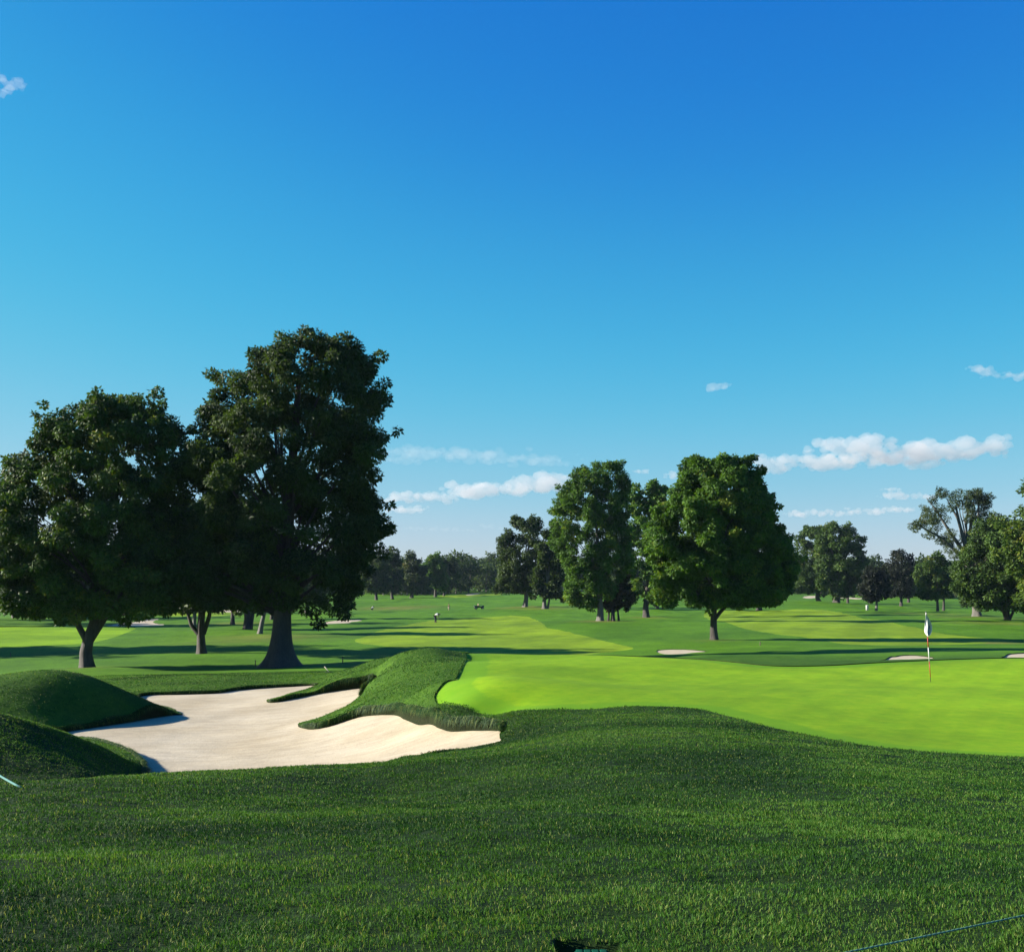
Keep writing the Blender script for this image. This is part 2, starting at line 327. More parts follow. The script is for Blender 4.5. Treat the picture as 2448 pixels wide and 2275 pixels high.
# rough / general ground: (px, py, d)
G = [(-900, 2200, 5), (0, 2277, 5), (700, 2277, 5), (1224, 2277, 5), (1800, 2277, 5), (2448, 2277, 5), (3300, 2250, 5),
     (0, 2030, 8), (0, 1954, 10), (0, 1877, 13), (-400, 1900, 13), (348, 1950, 10.5), (348, 1853, 15.0), (670, 1842, 16.8), (670, 1925, 12), (950, 1812, 20.0), (950, 1824, 17.8), (950, 1900, 14), (850, 1830, 17.2), (1080, 1812, 17.5), (1080, 1801, 19.8), (1150, 1804, 18.5), (1150, 1790, 21.0),
     (1224, 1940, 10), (1224, 1836, 15), (1224, 1782, 19.5), (1236, 1719, 25.6), (1222, 1740, 24.8), (1212, 1760, 24.1), (1186, 1781, 23.2), (1260, 1750, 22.6), (1080, 1800, 22.2), (1130, 1791, 22.7), (1020, 1807, 21.4),
     (1500, 1935, 10), (1500, 1830, 14.5), (1500, 1752, 19.5), (1850, 1945, 10), (1850, 1840, 14.5), (1850, 1775, 18.5), (2200, 1870, 13), (2448, 1960, 10), (2448, 1877, 14), (2900, 1900, 13),
     # behind the crest and mound B
     (0, 1905, 16.5), (0, 1865, 19.0), (0, 1850, 20.0), (0, 1775, 21.8), (0, 1711, 23.5), (-150, 1690, 24), (144, 1875, 19.0), (144, 1830, 21.6), (144, 1752, 24.6), (250, 1860, 22), (250, 1790, 26.0), (343, 1829, 27.6), (300, 1890, 19.5), (-500, 1720, 24),
     # mound A
     (123, 1603, 38.5), (209, 1612, 39.2), (300, 1650, 39.5), (380, 1685, 39.5), (0, 1612, 38.5), (-200, 1640, 38), (60, 1680, 35.8), (160, 1690, 36.5), (250, 1700, 37.3), (330, 1705, 38.2), (0, 1700, 35), (-200, 1700, 34),
     (123, 1660, 46), (250, 1662, 46), (0, 1655, 46), (-300, 1650, 46),
     # far bank
     (600, 1615, 55), (600, 1601, 69), (343, 1622, 53), (343, 1604, 68), (150, 1625, 54), (150, 1603, 68), (-200, 1625, 58), (760, 1612, 55), (780, 1590, 72), (-100, 1615, 75),
     # central mound
     (1034, 1551, 43), (1092, 1558, 44.5), (980, 1556, 43.5), (935, 1568, 43.5), (849, 1612, 43.7), (790, 1630, 44), (930, 1589, 44.5), (1000, 1600, 38.5), (900, 1618, 41), (960, 1642, 34.5), (1020, 1640, 32), (930, 1682, 32.7), (860, 1675, 36), (800, 1712, 35.4), (760, 1654, 43.6), (1000, 1694, 29.8), (1120, 1705, 27.2), (1190, 1708, 26.9), (900, 1575, 50), (1000, 1575, 52), (1060, 1580, 55),
     # green
     (1040, 1662, 30.0), (1058, 1680, 28.6), (1110, 1690, 27.4), (1083, 1625, 33.6), (1114, 1575, 42.6), (1110, 1559, 46.6), (1230, 1699, 26.3), (1400, 1695, 25.9), (1650, 1692, 25.3), (1850, 1740, 21.9), (2100, 1785, 19.3), (2448, 1809, 18.2), (2900, 1830, 17.2),
     (2225, 1627, 33.6), (1300, 1563, 46), (1430, 1564, 45), (1640, 1573, 43), (1848, 1590, 39.5), (2107, 1582, 41), (2300, 1574, 42.5), (2448, 1571, 43), (2800, 1572, 43), (1400, 1630, 33), (1800, 1640, 31), (2448, 1650, 30), (2800, 1650, 30),
     # beyond the green
     (1200, 1600, 56), (1430, 1599, 60), (1640, 1568, 58), (1640, 1557, 80), (1900, 1582, 50), (1900, 1565, 62), (1900, 1545, 82), (2160, 1569.5, 54), (2160, 1576, 48), (2160, 1560, 63), (2160, 1541, 85), (2448, 1563, 52.5), (2448, 1569, 47.5), (2448, 1545, 75), (2800, 1560, 60),
     (1709, 1531, 100), (1435, 1484, 146), (2337, 1477, 159), (2409, 1484, 146), (2000, 1441, 273), (1255, 1450, 223), (984, 1429, 355), (1100, 1413, 470), (870, 1421, 430), (2150, 1425, 420), (2448, 1455, 260), (2448, 1432, 420), (1600, 1425, 400), (1300, 1421, 330), (1120, 1419, 410),
     (208, 1594, 74), (671, 1596, 73.5), (482, 1562, 88), (591, 1504, 133), (648, 1481, 170), (732, 1463, 215), (0, 1549, 98), (0, 1498, 145), (60, 1480, 180), (100, 1450, 300), (1041, 1490, 150), (1150, 1553, 88), (859, 1536, 98), (760, 1580, 79), (-600, 1560, 90), (-600, 1470, 220), (3000, 1540, 90), (3000, 1470, 200), (1073, 1460, 236), (1147, 1454, 236),
     (2400, 1534, 92), (2100, 1470, 170), (1850, 1458, 215), (1700, 1470, 180), (1300, 1600, 52)]
ctrl = []
for a, b, d in G:
    X, Y = xy(a, d); ctrl.append((X, Y, zpy(b, d)))
for x_, y_, z_, lip in rim: ctrl.append((x_, y_, z_ + lip))
for a, d, z in [(-900, 900, -3), (1224, 900, -2), (3300, 900, -4), (-900, 3000, 0), (1224, 3000, 2), (3300, 3000, 0), (1224, 3, -1.6), (-900, 3, -1.6), (3300, 3, -1.6)]:
    ctrl.append((*xy(a, d), z))
ctrl = np.array(ctrl)

def lp(x, y):
    th = np.clip(np.arctan2(x, y), -0.72, 0.72); r = np.log(np.clip(np.hypot(x, y), 3.0, 4000))
    return th, r
class TPS:
    def __init__(s, x, y, z, lam=2e-4):
        s.a, s.b = lp(x, y); n = len(x)
        K = s.k(s.a[:, None] - s.a[None], s.b[:, None] - s.b[None]) + lam * np.eye(n)
        Pm = np.stack([np.ones(n), s.a, s.b], 1)
        A = np.block([[K, Pm], [Pm.T, np.zeros((3, 3))]])
        s.w = np.linalg.lstsq(A, np.concatenate([z, np.zeros(3)]), rcond=None)[0]
    def k(s, da, db):
        r2 = da * da + db * db; return r2 * np.log(r2 + 1e-12)
    def __call__(s, x, y):
        x = np.asarray(x, float).ravel(); y = np.asarray(y, float).ravel(); out = np.empty(len(x))
        for i in range(0, len(x), 40000):
            a, b = lp(x[i:i + 40000], y[i:i + 40000]); n = len(s.a)
            out[i:i + 40000] = s.k(a[:, None] - s.a[None], b[:, None] - s.b[None]) @ s.w[:n] + s.w[n] + s.w[n + 1] * a + s.w[n + 2] * b
        return out
ground_tps = TPS(ctrl[:, 0], ctrl[:, 1], ctrl[:, 2])
sand_pts = [tuple(r[:3]) for r in rim] + [by_z(600, 1750, -4.62), by_z(500, 1690, -4.68), by_z(700, 1700, -4.5), by_z(800, 1770, -4.3), by_z(950, 1760, -3.98), by_z(1060, 1765, -3.66), by_z(620, 1800, -4.6), by_z(780, 1672, -4.3)]
sand_pts = np.array(sand_pts)
sand_tps = TPS(sand_pts[:, 0], sand_pts[:, 1], sand_pts[:, 2], 1e-3)

# ------------------------------------------------------------------ region outlines
def smooth_poly(P, n=6, wob=0.0, seed=1):
    P = np.asarray(P, float); N = len(P); out = []
    for i in range(N):
        p0, p1, p2, p3 = P[i - 1], P[i], P[(i + 1) % N], P[(i + 2) % N]
        for t in np.linspace(0, 1, n, endpoint=False):
            out.append(0.5 * ((2 * p1) + (-p0 + p2) * t + (2 * p0 - 5 * p1 + 4 * p2 - p3) * t ** 2 + (-p0 + 3 * p1 - 3 * p2 + p3) * t ** 3))
    out = np.array(out)
    if wob:
        s = np.concatenate([[0], np.cumsum(np.linalg.norm(np.diff(out, axis=0), axis=1))])
        out = out + wob * np.stack([fbm(s * 1.3, s * 0 + 3.3, seed, 3), fbm(s * 1.3, s * 0 + 9.1, seed + 9, 3)], 1)
    return out
def sdist(x, y, P, margin=10.0):
    """signed distance, positive inside"""
    lo, hi = P.min(0) - margin, P.max(0) + margin
    res = np.full(len(x), -margin)
    idx = np.where((x > lo[0]) & (x < hi[0]) & (y > lo[1]) & (y < hi[1]))[0]
    A = P; B = np.roll(P, -1, 0)
    for c in range(0, len(idx), 20000):
        k = idx[c:c + 20000]; qx, qy = x[k][:, None], y[k][:, None]
        ax, ay, bx, by = A[:, 0][None], A[:, 1][None], B[:, 0][None], B[:, 1][None]
        ex, ey = bx - ax, by - ay
        t = np.clip(((qx - ax) * ex + (qy - ay) * ey) / (ex * ex + ey * ey + 1e-12), 0, 1)
        d = np.sqrt(((qx - ax - t * ex) ** 2 + (qy - ay - t * ey) ** 2).min(1))
        cr = ((ay > qy) != (by > qy)) & (qx < (bx - ax) * (qy - ay) / (by - ay + 1e-12) + ax)
        ins = (cr.sum(1) % 2) == 1
        res[k] = np.clip(np.where(ins, d, -d), -margin, None)
    return res
def on_ground(px, py, dmin=47.0, dmax=700.0):
    """first ground point beyond dmin along the ray of a photo pixel"""
    d = np.geomspace(dmin, dmax, 600); X = (px - 1224.0) / F * d
    z = ground_tps(X, d); ray = -(py - HY) / F * d
    s = z - ray
    hit = np.where(s >= 0)[0]
    k = hit[0] if len(hit) else int(np.argmax(s))
    if len(hit) and k > 0:
        t = -s[k - 1] / (s[k] - s[k - 1] + 1e-12); dd = d[k - 1] + t * (d[k] - d[k - 1])
    else: dd = d[k]
    return np.array([(px - 1224.0) / F * dd, dd])
def poly_px(L, dmin=60.0, dmax=700.0, n=6): return smooth_poly([on_ground(a, b, dmin, dmax) for a, b in L], n)
def ellipse_px(x0, x1, y0, y1, z, depth=None, n=5, skew=0.0):
    L = []
    for t in np.linspace(0, 2 * math.pi, 12, endpoint=False):
        r = 1 + 0.12 * math.sin(3 * t + x0) + 0.08 * math.sin(5 * t + y0)
        cx, cy = (x0 + x1) / 2 + (x1 - x0) / 2 * r * math.cos(t), (y0 + y1) / 2 + (y1 - y0) / 2 * r * math.sin(t)
        L.append((cx, cy))
    return L

bunkers = [('big', smooth_poly(rim[:, :2], 6, 0.10, 5))]
FLATB = [([(776, 1489), (800, 1485), (835, 1483.5), (866, 1484), (848, 1488), (820, 1492), (790, 1493)], 100, 300),
         ([(1570, 1554), (1600, 1551.5), (1640, 1552), (1690, 1555.5), (1660, 1559), (1610, 1563), (1580, 1561)], 60, 140),
         ([(2104, 1581), (2125, 1571), (2165, 1565.5), (2205, 1567), (2232, 1572), (2222, 1580), (2180, 1586), (2130, 1587)], 46, 60),
         ([(2394, 1574), (2412, 1564), (2450, 1559), (2500, 1559), (2510, 1574), (2440, 1580)], 46, 60),
         ([(253, 1495), (285, 1488), (325, 1486), (350, 1478), (380, 1477), (366, 1487), (392, 1491), (375, 1496), (320, 1497.5)], 90, 260),
         ([(500, 1460), (540, 1456), (600, 1454.5), (660, 1455), (655, 1458), (580, 1461), (520, 1463)], 150, 420),
         ([(1111, 1421.5), (1130, 1418), (1147, 1416.5), (1146, 1419), (1128, 1422)], 250, 600),
         ([(1917, 1428), (1930, 1424), (1956, 1424), (1956, 1428), (1935, 1430)], 250, 600),
         ([(2005, 1428), (2025, 1427.5), (2066, 1430), (2060, 1433), (2025, 1431)], 250, 600)]
for L, a, b in FLATB: bunkers.append(('flat', poly_px(L, a, b)))
greens = [smooth_poly([xy(1038, 30.0), xy(1058, 28.6), xy(1110, 27.5), xy(1230, 26.4), xy(1400, 25.9), xy(1520, 26.0), xy(1650, 25.3), xy(1750, 23.6), xy(1850, 21.9), xy(2100, 19.3), xy(2448, 18.2), xy(2800, 17.6), xy(3000, 30), xy(2800, 42), xy(2448, 43), xy(2300, 42.5), xy(2107, 41), xy(1970, 39.6), xy(1848, 39.5), xy(1740, 41.5), xy(1640, 43.4), xy(1430, 45.6), xy(1300, 47.2), xy(1180, 48.5), xy(1112, 46.8), xy(1115, 42.6), xy(1102, 37), xy(1083, 33.2), xy(1056, 31.4)], 6),
          poly_px([(-260, 1502), (0, 1497), (180, 1493), (236, 1495), (321, 1498), (300, 1512), (224, 1534), (120, 1543), (0, 1549), (-260, 1556)], 80, 200)]
fairways = [poly_px([(859, 1537), (859, 1523), (930, 1503), (1000, 1490), (1090, 1480), (1180, 1474.5), (1244, 1472), (1280, 1480), (1300, 1493), (1310, 1501), (1341, 1506), (1400, 1519), (1445, 1532), (1490, 1542), (1512, 1551), (1430, 1561), (1350, 1570), (1200, 1572), (1120, 1560), (950, 1548)], 62, 260),
            poly_px([(1700, 1462), (1850, 1457), (1978, 1458.5), (2047, 1472), (2110, 1483), (2171, 1496), (2240, 1510), (2340, 1522), (2390, 1530), (2250, 1541), (2060, 1541), (1950, 1527), (1830, 1513), (1740, 1493), (1690, 1475)], 70, 300),
            poly_px([(1315, 1430), (1330, 1424), (1363, 1420), (1420, 1421), (1420, 1431), (1363, 1431)], 200, 500),
            poly_px([(1050, 1425), (1110, 1421), (1180, 1415), (1230, 1412), (1225, 1417), (1120, 1426)], 250, 600),
            poly_px([(395, 1470), (420, 1461), (470, 1459), (560, 1461), (560, 1470)], 120, 400)]

# ------------------------------------------------------------------ ground sheet, split along the outlines
rr = np.concatenate([np.geomspace(0.6, 4.5, 12, endpoint=False), np.geomspace(4.5, 17, 90, endpoint=False), np.arange(17, 57, 0.17)])
t = rr[-1]
while t < 600:
    t += max(0.2, 0.0065 * t * (1 + t / 900)); rr = np.append(rr, t)
rr = np.concatenate([rr, np.geomspace(t * 1.05, 3000, 30)])
th = np.radians(np.concatenate([np.linspace(-180, -36, 49, endpoint=False), np.linspace(-36, -27, 40, endpoint=False), np.arange(-27, 27, 0.085), np.linspace(27, 36, 40, endpoint=False), np.linspace(36, 180, 48, endpoint=False)]))
R_, T_ = np.meshgrid(rr, th, indexing='ij')
gx, gy = (R_ * np.sin(T_)).ravel(), (R_ * np.cos(T_)).ravel()
nr, nth = len(rr), len(th)
ii = np.arange(nr - 1)[:, None] * nth; jj = np.arange(nth)[None]; kk = (jj + 1) % nth
q = np.stack([ii + jj, ii + kk, ii + nth + kk, ii + nth + jj], -1).reshape(-1, 4)
# counter-clockwise seen from above
tris = np.vstack([q[:, [0, 3, 2]], q[:, [0, 2, 1]], np.stack([np.full(nth, len(gx)), np.arange(nth), (np.arange(nth) + 1) % nth], 1)])
gx = np.append(gx, 0.0); gy = np.append(gy, 0.0)
a_, b_, c_ = tris[:, 0], tris[:, 1], tris[:, 2]
cw = (gx[b_] - gx[a_]) * (gy[c_] - gy[a_]) - (gy[b_] - gy[a_]) * (gx[c_] - gx[a_]) < 0
tris[cw] = tris[cw][:, ::-1]

cols = [gx, gy]
for _, P in bunkers: cols.append(sdist(gx, gy, P))
for P in greens: cols.append(sdist(gx, gy, P))
for P in fairways: cols.append(sdist(gx, gy, P))
VA = np.stack(cols, 1)
NB, NG, NF = len(bunkers), len(greens), len(fairways)

def split(V, T, c):
    s = V[:, c] > 0; st = s[T]; cnt = st.sum(1)
    Tin, Tout, cr = T[cnt == 3], T[cnt == 0], T[(cnt == 1) | (cnt == 2)]
    if not len(cr): return V, Tin, Tout, np.zeros((0, 2), int)
    sc_ = s[cr]; one_in = sc_.sum(1) == 1
    lone = np.where(one_in, np.argmax(sc_, 1), np.argmin(sc_, 1))
    r = np.stack([cr[np.arange(len(cr)), (lone + k) % 3] for k in range(3)], 1)
    N = len(V)
    e1 = np.sort(r[:, [0, 1]], 1); e2 = np.sort(r[:, [0, 2]], 1)
    key = np.concatenate([e1[:, 0] * N + e1[:, 1], e2[:, 0] * N + e2[:, 1]])
    u, inv = np.unique(key, return_inverse=True)
    ia, ib = u // N, u % N
    tt = V[ia, c] / (V[ia, c] - V[ib, c] + 1e-15); tt = np.clip(tt, 0.001, 0.999)
    nv = V[ia] + (V[ib] - V[ia]) * tt[:, None]; nv[:, c] = 0
    p, qq = inv[:len(cr)] + N, inv[len(cr):] + N
    V = np.vstack([V, nv])
    lone_t = np.stack([r[:, 0], p, qq], 1)
    ot = np.vstack([np.stack([p, r[:, 1], r[:, 2]], 1), np.stack([p, r[:, 2], qq], 1)]); oi = np.concatenate([one_in, one_in])
    Tin = np.vstack([Tin, lone_t[one_in], ot[~oi]]); Tout = np.vstack([Tout, lone_t[~one_in], ot[oi]])
    # boundary edges running with the inside on the left
    e = np.where(one_in[:, None], np.stack([p, qq], 1), np.stack([qq, p], 1))
    return V, Tin, Tout, e

def zground(V, sdg=None):
    x, y = V[:, 0], V[:, 1]
    z = ground_tps(x, y)
    g = np.maximum.reduce([V[:, 2 + NB + k] for k in range(NG)])
    amp = sstep(0.0, 1.2, -g) * (0.10 + 0.25 * sstep(60, 200, y)) * (1 + 0.6 * sstep(20, 30, y) * sstep(60, 50, y))
    z = z + amp * fbm(x * 0.35, y * 0.35, 3, 3) + 0.05 * sstep(0, 0.8, -g) * fbm(x * 1.7, y * 1.7, 8, 2) * sstep(70, 30, y)
    z = z + 0.10 * fbm(x * 0.12, y * 0.12, 21, 2) * sstep(0.5, 5, g)
    z = z + 0.8 * sstep(70, 130, y) * sstep(420, 300, y) * fbm(x * 0.045, y * 0.045, 61, 3)
    z = z + 0.055 * sstep(0.1, 1.0, -g) * sstep(32, 22, np.hypot(x, y)) * fbm(x * 2.4, y * 3.2, 71, 3)
    pit = sstep(0.02, 0.0, np.maximum(np.abs(x - 0.345) - 0.135, np.abs(y - 4.91) - 0.26))      # the valve box sits in a small hole
    return z - 0.10 * pit
def zsand(V):
    x, y = V[:, 0], V[:, 1]
    return sand_tps(x, y) + 0.06 * fbm(x * 0.6, y * 0.6, 31, 3) * sstep(0, 0.8, V[:, 2])
def sand_of(k):
    if k == 0: return zsand
    return lambda V: zground(V) - 0.045 + 0.02 * sstep(0, 2.5, V[:, 2 + k])

def compact(V, T):
    u, inv = np.unique(T, return_inverse=True); return V[u], inv.reshape(T.shape)

V, T = VA, tris
skirts = []
for k in range(NB):
    V, Tin, T, e = split(V, T, 2 + k)
    Vc, Tc = compact(V, Tin); z = sand_of(k)(Vc)
    o = mesh_np('sand_bunker', np.column_stack([Vc[:, :2], z + ZC]), [Tc], M['sand']); tag(o, kind='structure')
    o['label'] = ['big pale sand bunker with two grass fingers in front of the green', 'small sand bunker between tree shadows left of the fairway', 'narrow white bunker behind the green', 'white bunker behind the flagstick', 'white bunker cut off by the right edge', 'ragged sand bunker behind the dark maple at left', 'thin strip of sand seen under the big tree', 'tiny far bunker before the woods', 'tiny far bunker under the twin trees', 'thin pale far bunker right of the twin trees'][k]
    skirts.append((e, k))
for k in range(NG):
    V, Tin, T, e = split(V, T, 2 + NB + k)
    Vc, Tc = compact(V, Tin); z = zground(Vc) - 0.03 - 0.03 * sstep(-0.6, -2.0, Vc[:, 0])
    sd = Vc[:, 2 + NB + k]
    ang = np.degrees(np.arctan2(Vc[:, 0], Vc[:, 1]))
    wfr = 1.0 + 1.0 * sstep(-1.0, -5.0, ang) + 0.5 * fbm(Vc[:, 0], Vc[:, 1], 5, 2)
    edge = 1 - sstep(0.85, 1.0, sd / np.maximum(wfr, 0.3)) if k == 0 else sd * 0
    o = mesh_np('putting_green', np.column_stack([Vc[:, :2], z + ZC]), [Tc], M['green'], attrs={'edge': edge * 0.55}); tag(o, kind='structure')
    skirts.append((e, -1))
for k in range(NF):
    V, Tin, T, e = split(V, T, 2 + NB + NG + k)
    Vc, Tc = compact(V, Tin); z = zground(Vc)
    o = mesh_np('fairway', np.column_stack([Vc[:, :2], z + ZC]), [Tc], M['fairway']); tag(o, kind='structure')
Vc, Tc = compact(V, T)
DRY = [(1262, 1452, 223, 7, 1.0), (1300, 1458, 205, 6, 0.9), (1437, 1487, 145, 3.5, 0.9), (640, 1524, 112, 6, 0.6), (600, 1535, 105, 7, 0.35), (2337, 1479, 157, 6, 0.35), (2375, 1537, 91, 2.2, 0.9), (2350, 1537, 91, 2.2, 0.8), (2405, 1536, 91, 2.2, 0.7), (2200, 1465, 185, 9, 0.5), (2380, 1492, 135, 5, 0.5), (210, 1598, 73, 1.8, 0.35), (1045, 1416, 430, 9, 0.9), (1709, 1533, 99, 2.2, 0.3), (950, 1441, 262, 9, 0.7), (1546, 1470, 172, 4, 0.5), (560, 1492, 155, 6, 0.5)]
dry = np.zeros(len(Vc))
for a, b, d, r, s_ in DRY:
    X, Y = xy(a, d); q2 = ((Vc[:, 0] - X) ** 2 + (Vc[:, 1] - Y) ** 2) / r ** 2
    m_ = q2 < 9
    dry[m_] = np.maximum(dry[m_], s_ * np.exp(-q2[m_]) * (0.7 + 1.0 * fbm(Vc[m_, 0] * 0.8, Vc[m_, 1] * 0.8, 77, 3)))
dry = np.clip(dry, 0, 1)
near = np.hypot(Vc[:, 0], Vc[:, 1])
zg = zground(Vc)
rough_o = mesh_np('ground', np.column_stack([Vc[:, :2], zg + ZC]), [Tc], M['rough'], attrs={'dry': dry, 'thatch_shade': 0.9 * sstep(64, 48, near) * (0.5 + 0.5 * sstep(32, 25, near))}); tag(rough_o, kind='structure')
# cut faces (lips) of the bunkers and of the green
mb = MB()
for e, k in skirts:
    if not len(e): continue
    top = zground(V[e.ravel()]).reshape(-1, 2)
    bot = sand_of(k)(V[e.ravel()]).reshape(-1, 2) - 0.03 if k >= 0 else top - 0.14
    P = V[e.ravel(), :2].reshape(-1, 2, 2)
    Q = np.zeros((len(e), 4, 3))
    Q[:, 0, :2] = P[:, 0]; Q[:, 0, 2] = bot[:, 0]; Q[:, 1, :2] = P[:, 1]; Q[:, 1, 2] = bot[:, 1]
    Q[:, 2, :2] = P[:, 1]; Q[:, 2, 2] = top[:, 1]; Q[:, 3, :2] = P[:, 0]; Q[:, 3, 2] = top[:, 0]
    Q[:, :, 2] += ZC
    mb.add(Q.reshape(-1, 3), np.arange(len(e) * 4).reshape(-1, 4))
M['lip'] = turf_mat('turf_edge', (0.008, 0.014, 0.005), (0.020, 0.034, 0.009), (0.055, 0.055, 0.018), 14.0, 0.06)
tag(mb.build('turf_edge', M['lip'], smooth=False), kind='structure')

def sds(x, y):
    V = np.zeros((len(x), 2 + NB + NG + NF)); V[:, 0] = x; V[:, 1] = y
    for k, (_, P) in enumerate(bunkers): V[:, 2 + k] = sdist(x, y, P)
    for k, P in enumerate(greens): V[:, 2 + NB + k] = sdist(x, y, P)
    V[:, 2 + NB + NG:] = -10
    return V
def gz(x, y):
    """world height of the turf"""
    return float(zground(sds(np.array([float(x)]), np.array([float(y)])))[0]) + ZC

# ------------------------------------------------------------------ grass blades
def blades(n, r0, r1, a0, a1, h, wd, seed, edge_boost=0.0):
    g = np.random.default_rng(seed)
    r = g.uniform(r0, r1, n); a = np.radians(g.uniform(a0, a1, n))
    x, y = r * np.sin(a), r * np.cos(a)
    V = sds(x, y)
    sa = V[:, 2:2 + NB].max(1); gr = V[:, 2 + NB:2 + NB + NG].max(1)
    pit = np.maximum(np.abs(x - 0.345) - 0.135, np.abs(y - 4.85) - 0.31)
    cl = 0.75 * fbm(x * 1.6, y * 3.4, 44, 4) + 0.8 * fbm(x * 8, y * 10, 47, 2) + 0.48
    keep = (sa < -0.0) & (gr < -0.02 + 0.16 * g.random(n) ** 2 + 0.25 * fbm(x * 1.5, y * 1.5, 48, 2)) & (pit > 0) & (g.random(n) < 0.36 + 1.6 * np.clip(cl, 0, 1) ** 1.8)
    V = V[keep]; x, y = x[keep], y[keep]; n = len(x); cl = cl[keep]; r = r[keep]; gr = gr[keep]
    z = zground(V) + ZC
    L = h * g.uniform(0.55, 1.25, n) * (0.45 + 1.0 * np.clip(cl, 0, 1))
    W = (wd[0] + wd[1] * r) * g.uniform(0.7, 1.3, n)
    lean_a = g.uniform(0, 2 * math.pi, n) * 0.8 + 5 * fbm(x * 0.9, y * 0.9, 55, 2); lean = L * g.uniform(0.3, 1.25, n)
    dx, dy = np.cos(lean_a) * lean, np.sin(lean_a) * lean
    fa = g.uniform(0, math.pi, n); wx, wy = np.cos(fa) * W / 2, np.sin(fa) * W / 2
    zz = L * np.sqrt(np.clip(1 - (lean / L) ** 2 * 0.8, 0.1, 1))
    P = np.zeros((n, 5, 3))
    P[:, 0] = np.stack([x - wx, y - wy, z - 0.01], 1); P[:, 1] = np.stack([x + wx, y + wy, z - 0.01], 1)
    P[:, 2] = np.stack([x + wx * .8 + dx * .4, y + wy * .8 + dy * .4, z + zz * .6], 1); P[:, 3] = np.stack([x - wx * .8 + dx * .4, y - wy * .8 + dy * .4, z + zz * .6], 1)
    P[:, 4] = np.stack([x + dx, y + dy, z + zz], 1)
    tint = np.clip(g.normal(0.36, 0.24, n) + 1.7 * fbm(x * 0.38, y * 0.55, 66, 4), 0, 0.86)
    tint = np.where(g.random(n) < 0.05 + 0.05 * sstep(8, 5, r), 1.0, tint)
    return P, tint
Pb = [blades(950000, 4.5, 29, -27, 27, 0.029, (0.0019, 0.00042), 11),
      blades(340000, 24, 62, -27.5, 3, 0.040, (0.004, 0.0004), 12)]
def fringe(P, per_m, seed, h=0.19):
    g = np.random.default_rng(seed); out, tt = [], []
    A = P; B = np.roll(P, -1, 0)
    ln = np.linalg.norm(B - A, axis=1); n = int(ln.sum() * per_m); k = g.choice(len(A), n, p=ln / ln.sum()); t = g.random(n)[:, None]
    c = A[k] + (B[k] - A[k]) * t; e = (B[k] - A[k]) / ln[k][:, None]
    area = 0.5 * (A[:, 0] * B[:, 1] - B[:, 0] * A[:, 1]).sum(); nrm = np.stack([-e[:, 1], e[:, 0]], 1) * (1 if area > 0 else -1)     # into the sand
    c = c - nrm * g.uniform(0.0, 0.10, n)[:, None]
    z = zground(sds(c[:, 0] - nrm[:, 0] * .05, c[:, 1] - nrm[:, 1] * .05)) + ZC
    lip = z - ZC - sand_tps(c[:, 0], c[:, 1]); ok = lip > 0.10
    c, e, nrm, z, lip = c[ok], e[ok], nrm[ok], z[ok], lip[ok]; n = len(c)
    L = np.minimum(h, lip * 0.85) * g.uniform(.4, 1.15, n); W = g.uniform(.010, .022, n); o_ = nrm + g.normal(0, .5, (n, 2))
    Q = np.zeros((n, 5, 3)); w_ = e * W[:, None] / 2
    Q[:, 0, :2] = c - w_; Q[:, 1, :2] = c + w_; Q[:, :2, 2] = (z - .01)[:, None]
    m_ = c + o_ * (L * .35)[:, None]; Q[:, 2, :2] = m_ + w_ * .8; Q[:, 3, :2] = m_ - w_ * .8; Q[:, 2:4, 2] = (z + L * g.uniform(-.1, .28, n))[:, None]
    Q[:, 4, :2] = c + o_ * (L * .62)[:, None]; Q[:, 4, 2] = z + L * g.uniform(-1.35, .2, n)
    return Q, np.where(g.random(n) < .12, 1.0, np.clip(g.normal(.10, .14, n), 0, .6))
Pb.append(fringe(bunkers[0][1], 1100, 13))
Pn = np.vstack([p for p, _ in Pb]); tn = np.concatenate([t_ for _, t_ in Pb])
n = len(Pn); base = np.arange(n)[:, None] * 5
o = mesh_np('grass', Pn.reshape(-1, 3), [base + np.array([[0, 1, 2, 3]]), base + np.array([[3, 2, 4]])], M['blade'], smooth=False, attrs={'tint': np.repeat(tn, 5)})
tag(o, 'mown rough grass blades covering the foreground slope and bunker mounds', 'grass', kind='stuff')

# ------------------------------------------------------------------ trees
def leaf_cloud(Cc, Rc, nleaf, size, g, squash=0.75, droop=0.35, asp=0.55):
    """leaves over the shells of clumps: returns quads n x 4 x 3 and a tint per leaf"""
    k = g.choice(len(Cc), nleaf, p=Rc ** 1.7 / (Rc ** 1.7).sum())
    d = g.normal(size=(nleaf, 3)); d /= np.linalg.norm(d, axis=1)[:, None]
    rad = Rc[k] * g.uniform(0.45, 1.08, nleaf) ** 0.6
    p = Cc[k] + d * rad[:, None] * np.array([1, 1, squash])
    nrm = d * 0.8 + g.normal(size=(nleaf, 3)) * 0.55 + np.array([0, 0, 0.45]); nrm /= np.linalg.norm(nrm, axis=1)[:, None]
    ax = d + g.normal(size=(nleaf, 3)) * 0.6 - np.array([0, 0, droop]); ax -= (ax * nrm).sum(1)[:, None] * nrm; ax /= np.linalg.norm(ax, axis=1)[:, None] + 1e-9
    sd = np.cross(nrm, ax); L = size * g.uniform(0.6, 1.35, nleaf)[:, None]
    Q = np.stack([p, p + ax * L * .5 + sd * L * asp * .5 - nrm * L * .08, p + ax * L, p + ax * L * .5 - sd * L * asp * .5 - nrm * L * .08], 1)
    ct = g.normal(0.45, 0.22, len(Cc))
    tint = np.clip(ct[k] + g.normal(0, 0.16, nleaf), 0, 1)
    return Q, tint

